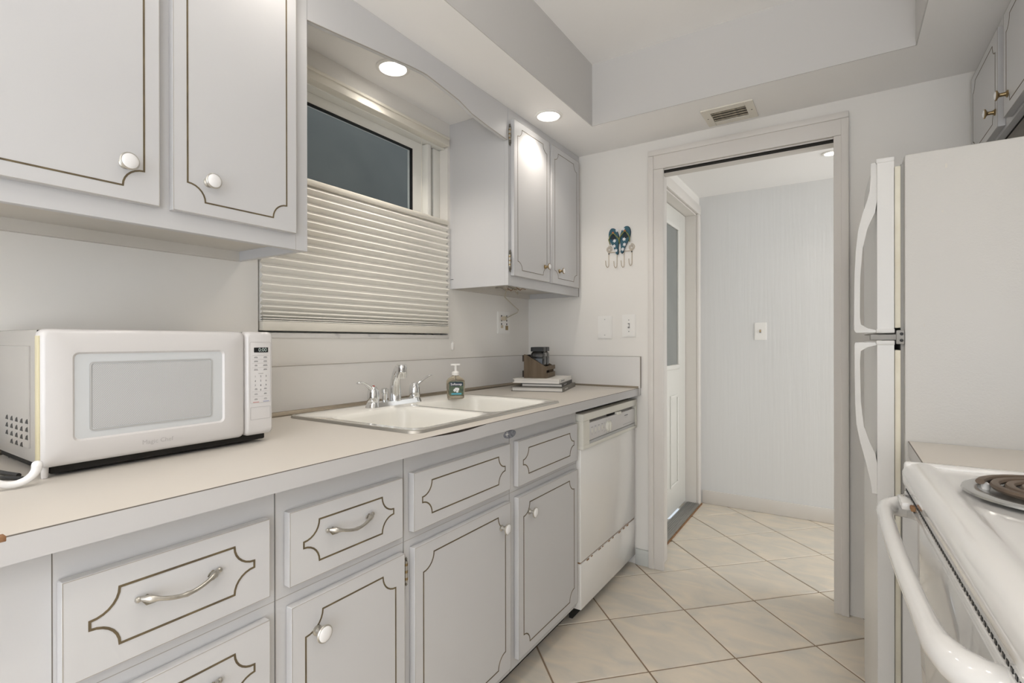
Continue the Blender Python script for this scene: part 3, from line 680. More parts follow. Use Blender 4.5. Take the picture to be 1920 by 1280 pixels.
for col_ in range(5):
    for row in range(4):
        if (col_ in (0, 4) and row == 3): continue
        xx = -1.242-col_*0.030; zz = 1.012-row*0.0145-(0.000 if col_ else -0.001)
        b.prism([(-0.008, -0.0045), (0.008, -0.0045), (0.005, 0.0045), (-0.003, 0.0020)], lambda s, t: Vector((xx+s, my0-0.0006, zz+t)), lambda s, t: Vector((xx+s, my0-0.0012, zz+t)), 'black')
b.build('vent_louvers', mw)
b = MB(); b.box(-1.49, mx-0.020, my0+0.018, my1-0.012, 0.9195, mz0+0.005, 'dark_gap', 0.003); b.build('base_plate', mw)  # dark slab standing in for the shadow gap under the microwave
for (x_, y_) in ((mx-0.020, my0+0.011), (mx-0.06, my1-0.05), (-1.47, my0+0.03), (-1.47, my1-0.03)):
    b = MB(); b.lathe([(0.005, 0), (0.006, 0.0215)], (x_, y_, ZK+0.0003), (0, 0, 1), 'plastic_white' if y_ < 0.32 and x_ > -1.3 else 'black', 12); b.build('foot', mw)
# power cord on the worktop beside the microwave
b = MB(); b.tube([(-1.519, 0.286, 0.985), (-1.520, 0.284, 0.955), (-1.49, 0.272, 0.9195), (-1.40, 0.262, 0.9185), (-1.33, 0.266, 0.9185), (-1.27, 0.276, 0.9185), (-1.235, 0.284, 0.9185)], 0.0042, 'black', 8)
b.tube([(-1.50, 0.25, 0.9182), (-1.38, 0.243, 0.9182), (-1.30, 0.246, 0.9182), (-1.24, 0.262, 0.9182), (-1.205, 0.282, 0.9182)], 0.0034, 'black', 8)
tag(b.build('power_cord'), 'black power cord lying on the worktop behind the white hook', 'cord')
# white curved hook in front of the microwave side
b = MB(); pts = []
for k in range(17):
    a = math.radians(200+k*(345-200)/16*1.12); pts.append((-1.150+0.006*(k/16), 0.2575+0.0285*math.cos(a), 0.9475+0.0255*math.sin(a)))
b.tube(pts, [0.0055+0.0022*(k/16)**2 for k in range(17)], 'porcelain', 12)
b.lathe([(0.0078, -0.0), (0.0070, 0.004), (0.004, 0.0068), (0, 0.0076)], pts[-1], Vector(pts[-1])-Vector(pts[-2]), 'porcelain', 12)
b.lathe([(0.0055, -0.0), (0.0048, 0.003), (0.0025, 0.0050), (0, 0.0056)], pts[0], Vector(pts[0])-Vector(pts[1]), 'porcelain', 12)
tag(b.build('curved_hook'), 'white U shaped plastic hook resting on the worktop beside the microwave', 'hook')

# ---- books, crate and jars on the far end of the worktop
e1 = Vector((0.962, 0.272, 0)); e2 = Vector((-0.272, 0.962, 0))
def book(name, corner, w_, d_, z0, th, cover, spine_txt, label, rot=0.0):
    c_, s_ = math.cos(rot), math.sin(rot); a1 = e1*c_+e2*s_; a2 = -e1*s_+e2*c_
    o0 = Vector((corner[0], corner[1], 0))
    T = lambda p: o0+a1*p[0]+a2*p[1]+Vector((0, 0, p[2]))
    t = thing(name, (o0+a1*(w_/2)+a2*(d_/2)+Vector((0, 0, z0))), label, 'book')
    b = MB(); cth = 0.0028
    b.box(0.0, w_, 0, d_, z0, z0+cth, cover, T=T); b.box(0.0, w_, 0, d_, z0+th-cth, z0+th, cover, T=T); b.box(w_-cth, w_, 0, d_, z0+cth, z0+th-cth, cover, T=T); b.build('cover', t)
    b = MB(); b.box(0.006, w_-cth, 0.005, d_-0.005, z0+cth, z0+th-cth, 'paper', T=T); b.build('pages', t)
    b = MB(); k = 0
    for (u0, u1) in spine_txt[0]:
        b.box(w_, w_+0.0004, u0, u1, z0+th*0.35, z0+th*0.68, spine_txt[1], T=T)
    b.build('spine_print', t)
    return t
bz = ZK+0.0003
dash = [(0.05+0.013*k, 0.058+0.013*k) for k in range(6)]
book('book', (-1.352, 2.078), 0.255, 0.335, bz, 0.021, 'book_grey', (dash, 'print_light'), 'grey hardback lowest in the book stack on the worktop')
book('book', (-1.318, 2.112), 0.205, 0.300, bz+0.0212, 0.016, 'book_dark', (dash, 'print_light'), 'thin dark spined book in the middle of the stack', 0.03)
book('book', (-1.362, 2.108), 0.232, 0.300, bz+0.0374, 0.020, 'book_white', (dash, 'print_grey'), 'white book on top of the stack under the wooden crate', -0.02)
cz = bz+0.0576
c0 = Vector((-1.345, 2.185, 0)); g1 = e1; g2 = e2
cr = thing('wooden_crate', tuple(c0+g1*0.057+g2*0.08+Vector((0, 0, cz))), 'small brown slatted wooden caddy standing on the books', 'crate')
CW, CD = 0.116, 0.165
T = lambda p: c0+g1*p[0]+g2*p[1]+Vector((0, 0, p[2]))
sidep = [(0, 0), (CW, 0), (CW, 0.056), (CW-0.012, 0.062), (0.012, 0.116), (0, 0.118)]
for d0 in (0.0, CD-0.009):
    b = MB(); b.prism(sidep, lambda s, t: T((s, d0, cz+t)), lambda s, t: T((s, d0+0.009, cz+t)), 'wood'); b.build('side_board', cr)
for (z0, z1) in ((0.002, 0.026), (0.040, 0.060)):
    b = MB(); b.box(CW, CW+0.007, -0.004, CD+0.004, cz+z0, cz+z1, 'wood', T=T); b.build('slat', cr)
for (z0, z1) in ((0.004, 0.036), (0.082, 0.114)):
    b = MB(); b.box(-0.007, 0, -0.004, CD+0.004, cz+z0, cz+z1, 'wood_dark', T=T); b.build('slat', cr)
b = MB(); b.box(0, CW, 0.009, CD-0.009, cz+0.0005, cz+0.007, 'wood_dark', T=T); b.build('bottom_board', cr)
for q, (yy, lb) in enumerate(((0.046, 'square glass jar with a black lid at the open front of the wooden caddy'), (0.118, 'square glass jar with a black lid behind the other jar in the caddy'))):
    jx = 0.064; j0 = T((jx, yy, cz+0.0072)); jt = thing('glass_jar', tuple(j0), lb, 'jar')
    TJ = lambda p: j0+g1*p[0]+g2*p[1]+Vector((0, 0, p[2]))
    def jl(hw, z_, r): return [TJ((p[0], p[1], z_)) for p in rrect(0, 0, hw, hw, r, 4)]
    b = MB(); L = [jl(0.0315, 0.0, 0.006), jl(0.0335, 0.003, 0.008), jl(0.0335, 0.110, 0.008), jl(0.031, 0.119, 0.012), jl(0.026, 0.124, 0.015), jl(0.026, 0.130, 0.015)]
    n = len(L[0]); b.add([p for l in L for p in l], [(r*n+i, r*n+(i+1) % n, (r+1)*n+(i+1) % n, (r+1)*n+i) for r in range(len(L)-1) for i in range(n)]+[tuple(range(n))], 'glass', True); b.build('jar_glass', jt)
    b = MB(); L = [jl(0.0305, 0.004, 0.006), jl(0.0305, 0.088 if q == 0 else 0.094, 0.006)]
    b.add([p for l in L for p in l], [(i, (i+1) % n, n+(i+1) % n, n+i) for i in range(n)]+[tuple(range(n)), tuple(range(n, 2*n))], 'jar_fill'); b.build('contents', jt)
    b = MB(); L = [jl(0.0325, 0.125, 0.008), jl(0.0335, 0.127, 0.008), jl(0.0335, 0.145, 0.008), jl(0.032, 0.147, 0.008)]
    b.add([p for l in L for p in l], [(r*n+i, r*n+(i+1) % n, (r+1)*n+(i+1) % n, (r+1)*n+i) for r in range(3) for i in range(n)]+[tuple(range(n)), tuple(range(3*n, 4*n))], 'black'); b.build('lid', jt)

# ---- upper cabinets (fronts at x=-1.2)
UF, UFF, UZ0, UZ1 = -1.203, -1.222, 1.401, 2.1745
def upper_body(parent, y0, y1, left_end=True, right_end=True):
    b = MB()
    b.box(UFF-0.019, UFF, y0, y1, UZ0, UZ1, 'cabinet', 0.0008, 1)
    b.box(XW, UFF-0.019, y0, y0+0.016, UZ0+0.001, UZ1, 'cabinet'); b.box(XW, UFF-0.019, y1-0.016, y1, UZ0+0.001, UZ1, 'cabinet')
    b.box(XW, XW+0.006, y0+0.016, y1-0.016, UZ0+0.02, UZ1, 'cabinet')
    b.build('carcass', parent)
    b = MB(); b.box(XW, UFF-0.019, y0+0.016, y1-0.016, UZ0+0.028, UZ0+0.042, 'cabinet_under'); b.box(XW, XW+0.018, y0+0.016, y1-0.016, UZ0+0.000, UZ0+0.028, 'cabinet_under'); b.build('bottom_board', parent)
u1 = thing('wall_cabinet', (-1.38, 0.40, UZ0), 'white two door wall cabinet hanging above the microwave', 'cabinet')
upper_body(u1, -0.055, 0.862)
d = slab(u1, 'door', UF, 1, -0.040, 0.4965, 1.4405, 2.128, 0.029, 0.037); knob(d, UF, 1, 0.4335, 1.513, 0.0168)
d = slab(u1, 'door', UF, 1, 0.5215, 0.8165, 1.4405, 2.128, 0.029, 0.037); knob(d, UF, 1, 0.594, 1.516, 0.0168)
for z_ in (1.50, 2.02):
    b = MB(); b.box(UF-0.017, UF-0.004, 0.8165, 0.8195, z_-0.03, z_+0.03, 'pewter_dark', 0.001); b.build('hinge', d)
b = MB(); b.box(UFF, UFF+0.0003, 0.826, 0.8268, UZ0, 1.4405, 'seam_soft'); b.build('frame_joint', u1)
u2 = thing('wall_cabinet', (-1.38, 2.21, UZ0), 'white narrow two door wall cabinet in the corner right of the window', 'cabinet')
upper_body(u2, 1.856, YE-0.001)
d = slab(u2, 'door', UF, 1, 1.876, 2.199, 1.444, 2.130, 0.029, 0.037, 0.0022); knob(d, UF, 1, 2.150, 1.514, 0.0145); hinge(d, UF, 1.866, 2.060, -1); hinge(d, UF, 1.866, 1.508, -1)
d = slab(u2, 'door', UF, 1, 2.222, 2.530, 1.444, 2.130, 0.029, 0.037, 0.0022); knob(d, UF, 1, 2.300, 1.510, 0.0145)
b = MB(); b.box(UF-0.017, UF-0.004, 2.530, 2.534, 2.06, 2.11, 'pewter_dark', 0.001); b.build('hinge', d)
b = MB(); b.box(UFF, UFF+0.001, YE-0.012, YE-0.008, UZ0, UZ0+0.06, 'seam'); b.build('end_gap', u2)
b = MB(); b.box(XW+0.004, XW+0.02, 1.8545, 1.856, 1.4455, 1.4475, 'black'); b.build('scuff_mark', u2)
# metal clip bracket and loose wire under the corner cabinet
cb = thing('wire_bracket', (-1.40, 2.20, UZ0+0.002), 'rusty wire bracket fixed under the corner wall cabinet', 'bracket')
b = MB(); zb_ = UZ0+0.026
b.box(-1.46, -1.37, 2.10, 2.112, zb_-0.006, zb_+0.0018, 'pewter'); b.box(-1.40, -1.385, 2.08, 2.21, zb_-0.007, zb_+0.0018, 'scuff'); b.build('clip_plate', cb)
b = MB()
for k in range(6): b.tube([(-1.43+0.018*k, 2.10, zb_-0.004), (-1.425+0.018*k, 2.135, zb_-0.012-0.004*(k % 3)), (-1.435+0.018*k, 2.17, zb_-0.006), (-1.43+0.018*k, 2.195, zb_-0.010)], 0.0016, ('pewter_dark', 'wire_beige', 'rust')[k % 3], 6)
b.tube([(-1.42, 2.21, zb_-0.004), (-1.415, 2.235, zb_-0.024), (-1.425, 2.255, zb_-0.028), (-1.43, 2.262, zb_-0.012)], 0.0018, 'wire_beige', 6); b.build('wire_loops', cb)
b = MB(); xw_ = XW
pts = [(-1.44, 2.17, zb_-0.006), (-1.47, 2.20, 1.385), (-1.52, 2.345, 1.36), (-1.525, 2.42, 1.332), (-1.530, 2.415, 1.316), (-1.535, 2.36, 1.298), (-1.532, 2.31, 1.282), (-1.528, 2.285, 1.283)]
b.tube(pts, 0.0021, 'cord_beige', 6); b.box(-1.543, -1.515, 2.272, 2.288, 1.268, 1.290, 'cord_beige', 0.003)
tag(b.build('thin_cord'), 'thin beige cord hanging from the corner cabinet to the outlet', 'cord')
# outlet on the window wall
def plate(name, fn, w_, h_, label, cat):
    t = thing(name, tuple(fn(0, 0, 0)), label, cat)
    b = MB(); b.prism(rrect(0, 0, w_/2, h_/2, 0.004, 3), lambda s, t_: fn(s, t_, 0), lambda s, t_: fn(s, t_, 0.004), 'plate_white'); 
    b.prism(rrect(0, 0, w_/2-0.004, h_/2-0.004, 0.003, 3), lambda s, t_: fn(s, t_, 0.004), lambda s, t_: fn(s, t_, 0.0058), 'plate_white'); b.build('cover_plate', t)
    return t
fo = lambda s, t, n: Vector((XW+n, 2.303+s, 1.257+t))
ot = plate('wall_outlet', fo, 0.118, 0.118, 'double gang outlet plate with mixed switches above the backsplash', 'outlet')
b = MB()
for s in (-0.024, 0.026):
    for t in (0.035, 0.012, -0.008): b.prism([(s-0.004, t-0.005), (s+0.004, t-0.005), (s+0.004, t+0.005), (s-0.004, t+0.005)], lambda a, c: fo(a, c, 0.0058), lambda a, c: fo(a, c, 0.0064), 'black')
b.prism([(0.014, -0.040), (0.038, -0.040), (0.038, -0.016), (0.014, -0.016)], lambda a, c: fo(a, c, 0.0058), lambda a, c: fo(a, c, 0.0075), 'brass_old')
b.build('socket_slots', ot)['kind'] = 'stuff'
b = MB(); b.prism([(-0.030, -0.030), (-0.010, -0.030), (-0.010, -0.014), (-0.030, -0.014)], lambda a, c: fo(a, c, 0.0058), lambda a, c: fo(a, c, 0.0070), 'cord_beige'); b.build('rocker', ot)
# valance board between the wall cabinets
pv = [(0.863, UZ1), (0.863, 2.033), (0.96, 2.045), (1.06, 2.059), (1.17, 2.073), (1.26, 2.086), (1.325, 2.092), (1.345, 2.092), (1.40, 2.087), (1.52, 2.074), (1.60, 2.053), (1.70, 2.043), (1.835, 2.034), (1.855, 2.034), (1.855, UZ1)]
b = MB(); b.prism(pv, lambda s, t: Vector((UFF-0.018, s, t)), lambda s, t: Vector((UFF-0.001, s, t)), 'cabinet')
va = tag(b.build('valance_board'), 'white shaped valance board spanning above the sink window', 'valance')
b = MB(); q = pv[1:-1]
vs = [];
for p in q: vs += [(UFF-0.0009, p[0], p[1]), (UFF-0.0009, p[0], p[1]+0.0016), (UFF-0.004, p[0], p[1]-0.0004)]
b.add(vs, [(3*i, 3*i+3, 3*i+4, 3*i+1) for i in range(len(q)-1)]+[(3*i, 3*i+2, 3*i+5, 3*i+3) for i in range(len(q)-1)], 'seam_soft'); b.build('edge_line', va)

# ---- dishwasher
dy0, dy1 = 1.906, 2.556
dw = thing('dishwasher', (-1.2, 2.23, 0), 'white built in dishwasher with a dial panel under the worktop end', 'dishwasher')
b = MB(); b.box(-1.50, -0.935, dy0+0.004, dy1-0.004, 0.055, 0.868, 'dark_gap'); b.box(-0.960, -0.945, dy0+0.01, dy1-0.01, 0, 0.055, 'dark_gap'); b.box(-1.46, -1.44, dy0+0.01, dy1-0.01, 0, 0.055, 'dark_gap'); b.build('tub', dw)
b = MB(); b.box(-0.935, -0.9005, dy0, dy1, 0.245, 0.709, 'enamel', 0.003); dd = b.build('door_panel', dw)
b = MB(); b.box(-0.936, -0.9000, dy0, dy1, 0.050, 0.239, 'enamel', 0.004); lo = b.build('lower_panel', dw)
for k in range(9):
    b = MB(); yy = dy0+0.03+k*0.062+random.uniform(0, 0.03); ll = random.uniform(0.008, 0.026); b.box(-0.9012, -0.8992, yy, yy+ll, 0.2355-random.uniform(0, 0.003), 0.2395, 'rust', 0.0006); b.build('rust_chip', lo)
b = MB(); b.box(-0.930, -0.906, dy0+0.002, dy1-0.002, 0.239, 0.245, 'rust'); b.build('panel_gap', dw)
py0, py1, pz0, pz1 = dy0+0.062, dy1-0.018, 0.728, 0.812
b = MB()
b.box(-0.935, -0.889, dy0, py0, 0.7245, 0.8258, 'plastic_cream'); b.box(-0.935, -0.889, py1, dy1, 0.7245, 0.8258, 'plastic_cream')
b.box(-0.935, -0.889, dy0, dy1, 0.8258, 0.856, 'plastic_cream', 0.002); b.box(-0.935, -0.889, dy0, dy1, 0.7095, 0.7245, 'plastic_cream', 0.002); b.box(-0.934, -0.9165, py0+0.0002, py1-0.0002, 0.7247, 0.8255, 'plastic_cream')
dp = b.build('control_frame', dw)
b = MB(); b.box(-0.916, -0.8925, py0, py1, 0.738, pz1, 'plastic_white', 0.002); pn = b.build('control_face', dw)
b = MB(); b.box(-0.905, -0.8910, py0, py1, 0.7245, 0.7365, 'grey_strip', 0.001); b.build('grey_band', dw)
b = MB(); b.box(-0.9149, -0.9120, py0, py1, pz1, 0.826, 'fridge_gap'); b.box(-0.9120, -0.900, dy0+0.30, dy0+0.37, pz1+0.001, 0.825, 'dark_gap'); b.build('latch_slot', dw)
b = MB(); b.box(-0.910, -0.886, dy0+0.375, dy0+0.425, pz1-0.004, 0.822, 'plastic_cream', 0.003); b.build('latch_tab', dw)
b = MB(); b.lathe([(0.024, 0), (0.023, 0.010), (0.020, 0.013), (0, 0.013)], (-0.8925, dy0+0.268, 0.772), (1, 0, 0), 'plastic_cream', 24); b.box(-0.881, -0.876, dy0+0.264, dy0+0.272, 0.752, 0.792, 'plastic_cream', 0.0015); b.build('cycle_dial', pn)
b = MB()
for k in range(4):
    yy = dy0+0.095+0.036*k; b.box(-0.8925, -0.8905, yy-0.006, yy+0.006, 0.768, 0.784, 'plastic_cream', 0.001); b.box(-0.8925, -0.8921, yy-0.008, yy+0.008, 0.7895, 0.7915, 'print_grey'); b.box(-0.8925, -0.8921, yy-0.006, yy+0.006, 0.7600, 0.7615, 'print_light')
for k in range(10):
    a = 2*math.pi*k/10; yy, zz = dy0+0.268+0.046*math.cos(a), 0.772+0.031*math.sin(a); b.box(-0.8925, -0.8921, yy-0.008, yy+0.008, zz-0.0010, zz+0.0010, 'print_light')
b.box(-0.8925, -0.8921, dy1-0.17, dy1-0.125, 0.790, 0.7945, 'print_grey'); b.box(-0.8925, -0.8921, dy1-0.165, dy1-0.13, 0.782, 0.7845, 'print_light'); b.box(-0.8925, -0.8921, dy1-0.19, dy1-0.07, 0.7490, 0.7520, 'print_light')
b.build('panel_print', pn)

# ---- plates and hooks on the end wall
fe = lambda cx, cz_: (lambda s, t, n: Vector((cx+s, YE-n, cz_+t)))
f1 = fe(-1.070, 1.230); p1 = plate('blank_plate', f1, 0.080, 0.122, 'blank white cover plate next to the light switch', 'wall plate')
b = MB()
for t in (0.042, -0.042): b.lathe([(0.0026, 0), (0.0022, 0.001), (0, 0.0012)], f1(0, t, 0.0058), (0, -1, 0), 'print_light', 8)
b.build('screw', p1)
f2 = fe(-0.936, 1.236); p2 = plate('light_switch', f2, 0.072, 0.118, 'white toggle light switch beside the doorway casing', 'light switch')
b = MB(); b.prism([(-0.005, -0.013), (0.005, -0.013), (0.005, 0.013), (-0.005, 0.013)], lambda a, c: f2(a, c, 0.0058), lambda a, c: f2(a, c, 0.0062), 'print_grey'); b.prism([(-0.0035, -0.009), (0.0035, -0.009), (0.0035, 0.004), (-0.0035, 0.004)], lambda a, c: f2(a, c, 0.006), lambda a, c: f2(a, c+0.004, 0.016), 'plate_white'); b.build('toggle', p2)
b = MB()
for t in (0.030, -0.030): b.lathe([(0.0026, 0), (0.0022, 0.001), (0, 0.0012)], f2(0, t, 0.0058), (0, -1, 0), 'print_grey', 8)
b.build('screw', p2)
f3 = lambda s, t, n: Vector((-0.463+s, HYB-n, 1.220+t))
p3 = plate('light_switch', f3, 0.074, 0.118, 'white toggle light switch on the hall wall through the doorway', 'light switch')
b = MB(); b.prism([(-0.006, -0.012), (0.006, -0.012), (0.006, 0.012), (-0.006, 0.012)], lambda a, c: f3(a, c, 0.0058), lambda a, c: f3(a, c, 0.0064), 'print_light'); b.prism([(-0.004, -0.006), (0.004, -0.006), (0.004, 0.006), (-0.004, 0.006)], lambda a, c: f3(a, c, 0.006), lambda a, c: f3(a, c+0.003, 0.016), 'brass_old'); b.build('toggle', p3)
# flip-flop hook rack
FX, FZ = -0.983, 1.648
hr = thing('flip_flop_hook_rack', (FX, YE, FZ-0.10), 'wall hook rack shaped like a pair of blue flowered flip flops', 'hook rack')
def sole(cx, cz_, tilt, mir):
    pts = []
    for k in range(28):
        a = 2*math.pi*k/28; zz = math.sin(a)*0.071; ww = 0.0235+0.0085*math.sin(a)+0.002*math.sin(3*a)
        if zz < 0: ww -= 0.004*math.sin(math.pi*min(1, -zz/0.071))
        xx = math.cos(a)*ww+mir*0.005*(zz/0.07)
        pts.append((cx+xx*math.cos(tilt)-zz*math.sin(tilt), cz_+xx*math.sin(tilt)+zz*math.cos(tilt)))
    return pts
def flower(b, cx, cz_, r, n0):
    for k in range(6):
        a = math.pi*k/3+0.3; d = Vector((math.cos(a), math.sin(a))); p = Vector((-d.y, d.x)); c = Vector((cx, cz_))
        q = [c-d*r*0.05, c+d*r*0.6+p*r*0.24, c+d*r, c+d*r*0.6-p*r*0.24]
        b.prism([tuple(v) for v in q], lambda s, t: Vector((s, YE-n0, t)), lambda s, t: Vector((s, YE-n0-0.0012, t)), 'print_white')
for sgn in (-1, 1):
    cx = FX+sgn*0.0265-0.001; cz_ = FZ+0.036+(0.003 if sgn > 0 else 0)
    pts = sole(cx, cz_, -sgn*0.13, sgn)
    b = MB(); b.prism(pts, lambda s, t: Vector((s, YE-0.004, t)), lambda s, t: Vector((s, YE-0.014, t)), 'ff_blue'); b.prism([(cx+(p[0]-cx)*1.035, cz_+(p[1]-cz_)*1.02) for p in pts], lambda s, t: Vector((s, YE-0.003, t)), lambda s, t: Vector((s, YE-0.0065, t)), 'ff_dark'); s_ = b.build('sole', hr)
    b = MB(); toe = (cx+sgn*0.006, cz_+0.044)
    for q in (-1, 1):
        b.tube([(toe[0], YE-0.020, toe[1]), (toe[0]+q*0.014, YE-0.0215, toe[1]-0.014), (toe[0]+q*0.0275-sgn*0.003, YE-0.017, toe[1]-0.034), (toe[0]+q*0.0265-sgn*0.005, YE-0.008, toe[1]-0.058)], [0.0035, 0.005, 0.005, 0.0035], 'ff_green', 8, flat=0.6)
    b.lathe([(0.006, 0), (0.005, 0.003), (0, 0.004)], (toe[0], YE-0.020, toe[1]), (0, -1, 0), 'ff_orange', 10); b.build('strap', s_)
    b = MB(); b.prism([(toe[0], toe[1]-0.004), (toe[0]+0.017, toe[1]-0.030), (toe[0]+0.002, toe[1]-0.040), (toe[0]-0.017, toe[1]-0.030)], lambda s, t: Vector((s, YE-0.014, t)), lambda s, t: Vector((s, YE-0.0146, t)), 'ff_dark'); b.build('strap_shadow_print', s_)
    for (ox, oz) in ((sgn*(-0.006 if sgn > 0 else -0.012)+0.002, 0.056), (0.000, 0.002), (sgn*0.002, -0.026), (-sgn*0.008, -0.050)):
        b = MB(); flower(b, cx+ox, cz_+oz, 0.0105, 0.014); b.build('flower', s_)
b = MB()
for k, ox in enumerate((-0.064, -0.018, 0.022, 0.064)):
    zt_ = FZ-0.036 if k in (1, 2) else FZ-0.030
    b.tube([(FX+ox, YE-0.004, zt_+0.012), (FX+ox, YE-0.004, zt_-0.055), (FX+ox-0.002, YE-0.006, zt_-0.066), (FX+ox-0.004, YE-0.016, zt_-0.070), (FX+ox-0.007, YE-0.026, zt_-0.060), (FX+ox-0.008, YE-0.028, zt_-0.035)], 0.0018, 'wire_beige', 8)
b.tube([(FX-0.066, YE-0.004, FZ-0.020), (FX+0.066, YE-0.004, FZ-0.020)], 0.0018, 'wire_beige', 8); b.build('wire_hooks', hr)
for sgn in (-1, 1):
    b = MB(); b.tube([(FX+sgn*0.062+(0.004+0.0145*(k/26))*math.cos(sgn*k*0.55), YE-0.004, FZ-0.002+(0.004+0.0145*(k/26))*math.sin(k*0.55)) for k in range(27)], 0.0016, 'wire_beige', 6)
    b.lathe([(0.004, 0.0), (0.003, 0.003), (0, 0.004)], (FX+sgn*0.063, YE-0.004, FZ-0.026), (0, -1, 0), 'black', 8); b.build('wire_spiral', hr)

# ---- ceiling vent
vx0, vx1, vy0, vy1 = -0.528, -0.316, 2.352, 2.538
vt = thing('ceiling_vent', ((vx0+vx1)/2, (vy0+vy1)/2, ZC), 'beige air register with dark slots in the dropped ceiling', 'vent')
b = MB(); fx0, fx1, fy0, fy1 = vx0+0.034, vx1-0.034, vy0+0.040, vy1-0.040
for q in [(vx0, fx0, vy0, vy1), (fx1, vx1, vy0, vy1), (fx0, fx1, vy0, fy0), (fx0, fx1, fy1, vy1)]: b.box(q[0], q[1], q[2], q[3], ZC-0.006, ZC, 'rail', 0.0012, 1)
b.build('frame', vt)
b = MB(); b.box(fx0, fx1, fy0, fy1, ZC-0.0008, ZC, 'black'); b.build('duct', vt)
for k in range(4):
    b = MB(); yy = fy0+0.013+k*(fy1-fy0-0.02)/3.4
    b.prism([(yy, ZC-0.001), (yy+0.0015, ZC-0.001), (yy+0.0045, ZC-0.006), (yy+0.003, ZC-0.006)], lambda s, t: Vector((fx0, s, t)), lambda s, t: Vector((fx1, s, t)), 'pewter_dark'); b.build('slat', vt)
b = MB()
for xx in (vx0+0.015, vx1-0.015): b.lathe([(0.004, 0), (0, 0.002)], (xx, (vy0+vy1)/2, ZC-0.006), (0, 0, -1), 'pewter_dark', 8)
b.build('screw', vt)

# ---- recessed lights
def downlight(x, y, z, label, power, group=None, r=0.062, angle=125):
    t = thing('recessed_light', (x, y, z), label, 'ceiling light', group)
    b = MB(); b.lathe([(r, 0.0), (r, -0.004), (r-0.006, -0.007), (r-0.012, -0.006), (r-0.013, -0.002)], (x, y, z), (0, 0, 1), 'plate_white', 32, cap=False); b.build('trim_ring', t)
    b = MB(); b.lathe([(r-0.0125, -0.0025), (0.0, -0.0030)], (x, y, z), (0, 0, 1), 'lamp_disc', 32, cap=False); b.build('lens', t)
    l = can_lamp('downlight_lamp', (x, y, z-0.012), power, angle=angle); return t
downlight(-1.402, 1.352, ZC, 'glowing round recessed light in the niche above the sink window', 12.0)
downlight(-1.112, 2.022, ZC, 'glowing round recessed light in front of the corner wall cabinet', 7.0)
downlight(-0.050, 3.285, HZ, 'small round recessed light in the hall ceiling', 2.0, None, 0.045)
downlight(-1.112, 0.74, ZC, 'round recessed light in front of the cabinet over the microwave', 1.5)
downlight(0.33, 0.85, ZC, 'added round recessed light above the range, out of view', 2.0)  # unseen fill light added over the range
for yy, lb in ((0.75, 'added round recessed light in the raised tray ceiling nearer the doorway'), (-0.35, 'added round recessed light in the raised tray ceiling farther from the doorway')):
    downlight(-0.39, yy, ZT, lb, 15.0, angle=84)  # added out of view to light the floor and bounce onto the ceilings
# torchiere added unseen behind the camera as fill light for the ceiling
TX, TY, TZ = 0.25, -1.45, 1.30
tl_ = thing('added_floor_lamp', (TX, TY, 0), 'tall white torchiere added out of view to fill the ceiling with light', 'floor lamp')
b = MB(); b.lathe([(0.13, 0), (0.13, 0.015), (0.03, 0.030), (0.012, 0.05)], (TX, TY, 0), (0, 0, 1), 'plastic_white', 28); b.build('base', tl_)
b = MB(); b.lathe([(0.011, 0.04), (0.011, TZ-0.09)], (TX, TY, 0), (0, 0, 1), 'plastic_white', 14); b.build('pole', tl_)
b = MB(); b.lathe([(0.02, TZ-0.10), (0.06, TZ-0.085), (0.11, TZ-0.05), (0.14, TZ), (0.136, TZ), (0.106, TZ-0.045), (0.06, TZ-0.075), (0.0, TZ-0.08)], (TX, TY, 0), (0, 0, 1), 'plastic_white', 32, cap=False); b.build('lamp_bowl', tl_)
b = MB(); b.lathe([(0.0, TZ-0.075), (0.022, TZ-0.07), (0.030, TZ-0.05), (0.022, TZ-0.03), (0.0, TZ-0.024)], (TX, TY, 0), (0, 0, 1), 'lamp_disc', 16, cap=False); b.build('bulb', tl_)
l = can_lamp('ceiling_fill_lamp', (TX, TY, TZ+0.01), 118, (1.0, 0.965, 0.93), 168); l.rotation_euler = (math.pi, 0, 0); l.data.spot_blend = 0.35; l.data.shadow_soft_size = 0.10

# ------------------------------------------------------------------ right side: fridge
FY0, FY1, FZT = 1.570, 2.320, 1.612
fg = thing('refrigerator', (0.40, 1.945, 0), 'tall white top freezer refrigerator standing beside the doorway', 'refrigerator')
b = MB(); b.box(0.128, 0.745, FY0, FY1, 0.03, FZT, 'fridge', 0.006); b.build('cabinet_body', fg)
b = MB(); b.box(0.1215, 0.128, FY0+0.010, FY1-0.012, 0.07, FZT-0.02, 'fridge_gap'); b.build('door_gap', fg)
zsplit = 1.157+0.012
def fdoor(name, z0, z1):
    b = MB(); bm = bmesh.new(); n = 9
    # gently bowed front
    prof = [(0.108, FY0), (0.074, FY0)]+[(0.074-0.014*math.sin(math.pi*k/n)**0.8, FY0+(FY1-FY0)*k/n) for k in range(1, n)]+[(0.074, FY1), (0.108, FY1)]
    b.prism(prof, lambda s, t: Vector((s, t, z0)), lambda s, t: Vector((s, t, z1)), 'fridge_door')
    b.box(0.0715, 0.1095, FY0-0.0015, FY1+0.0015, z0-0.001, z0+0.010, 'fridge_door', 0.003); b.box(0.0715, 0.1095, FY0-0.0015, FY1+0.0015, z1-0.010, z1+0.002, 'fridge_door', 0.003)
    d = b.build(name, fg)
    b = MB(); b.box(0.109, 0.1215, FY0+0.005, FY1-0.006, z0+0.012, z1-0.022, 'gasket', 0.002); b.build('door_gasket', d)
    return d
dt = fdoor('freezer_door', 1.176, FZT-0.002); dbm = fdoor('fresh_food_door', 0.075, 1.155)
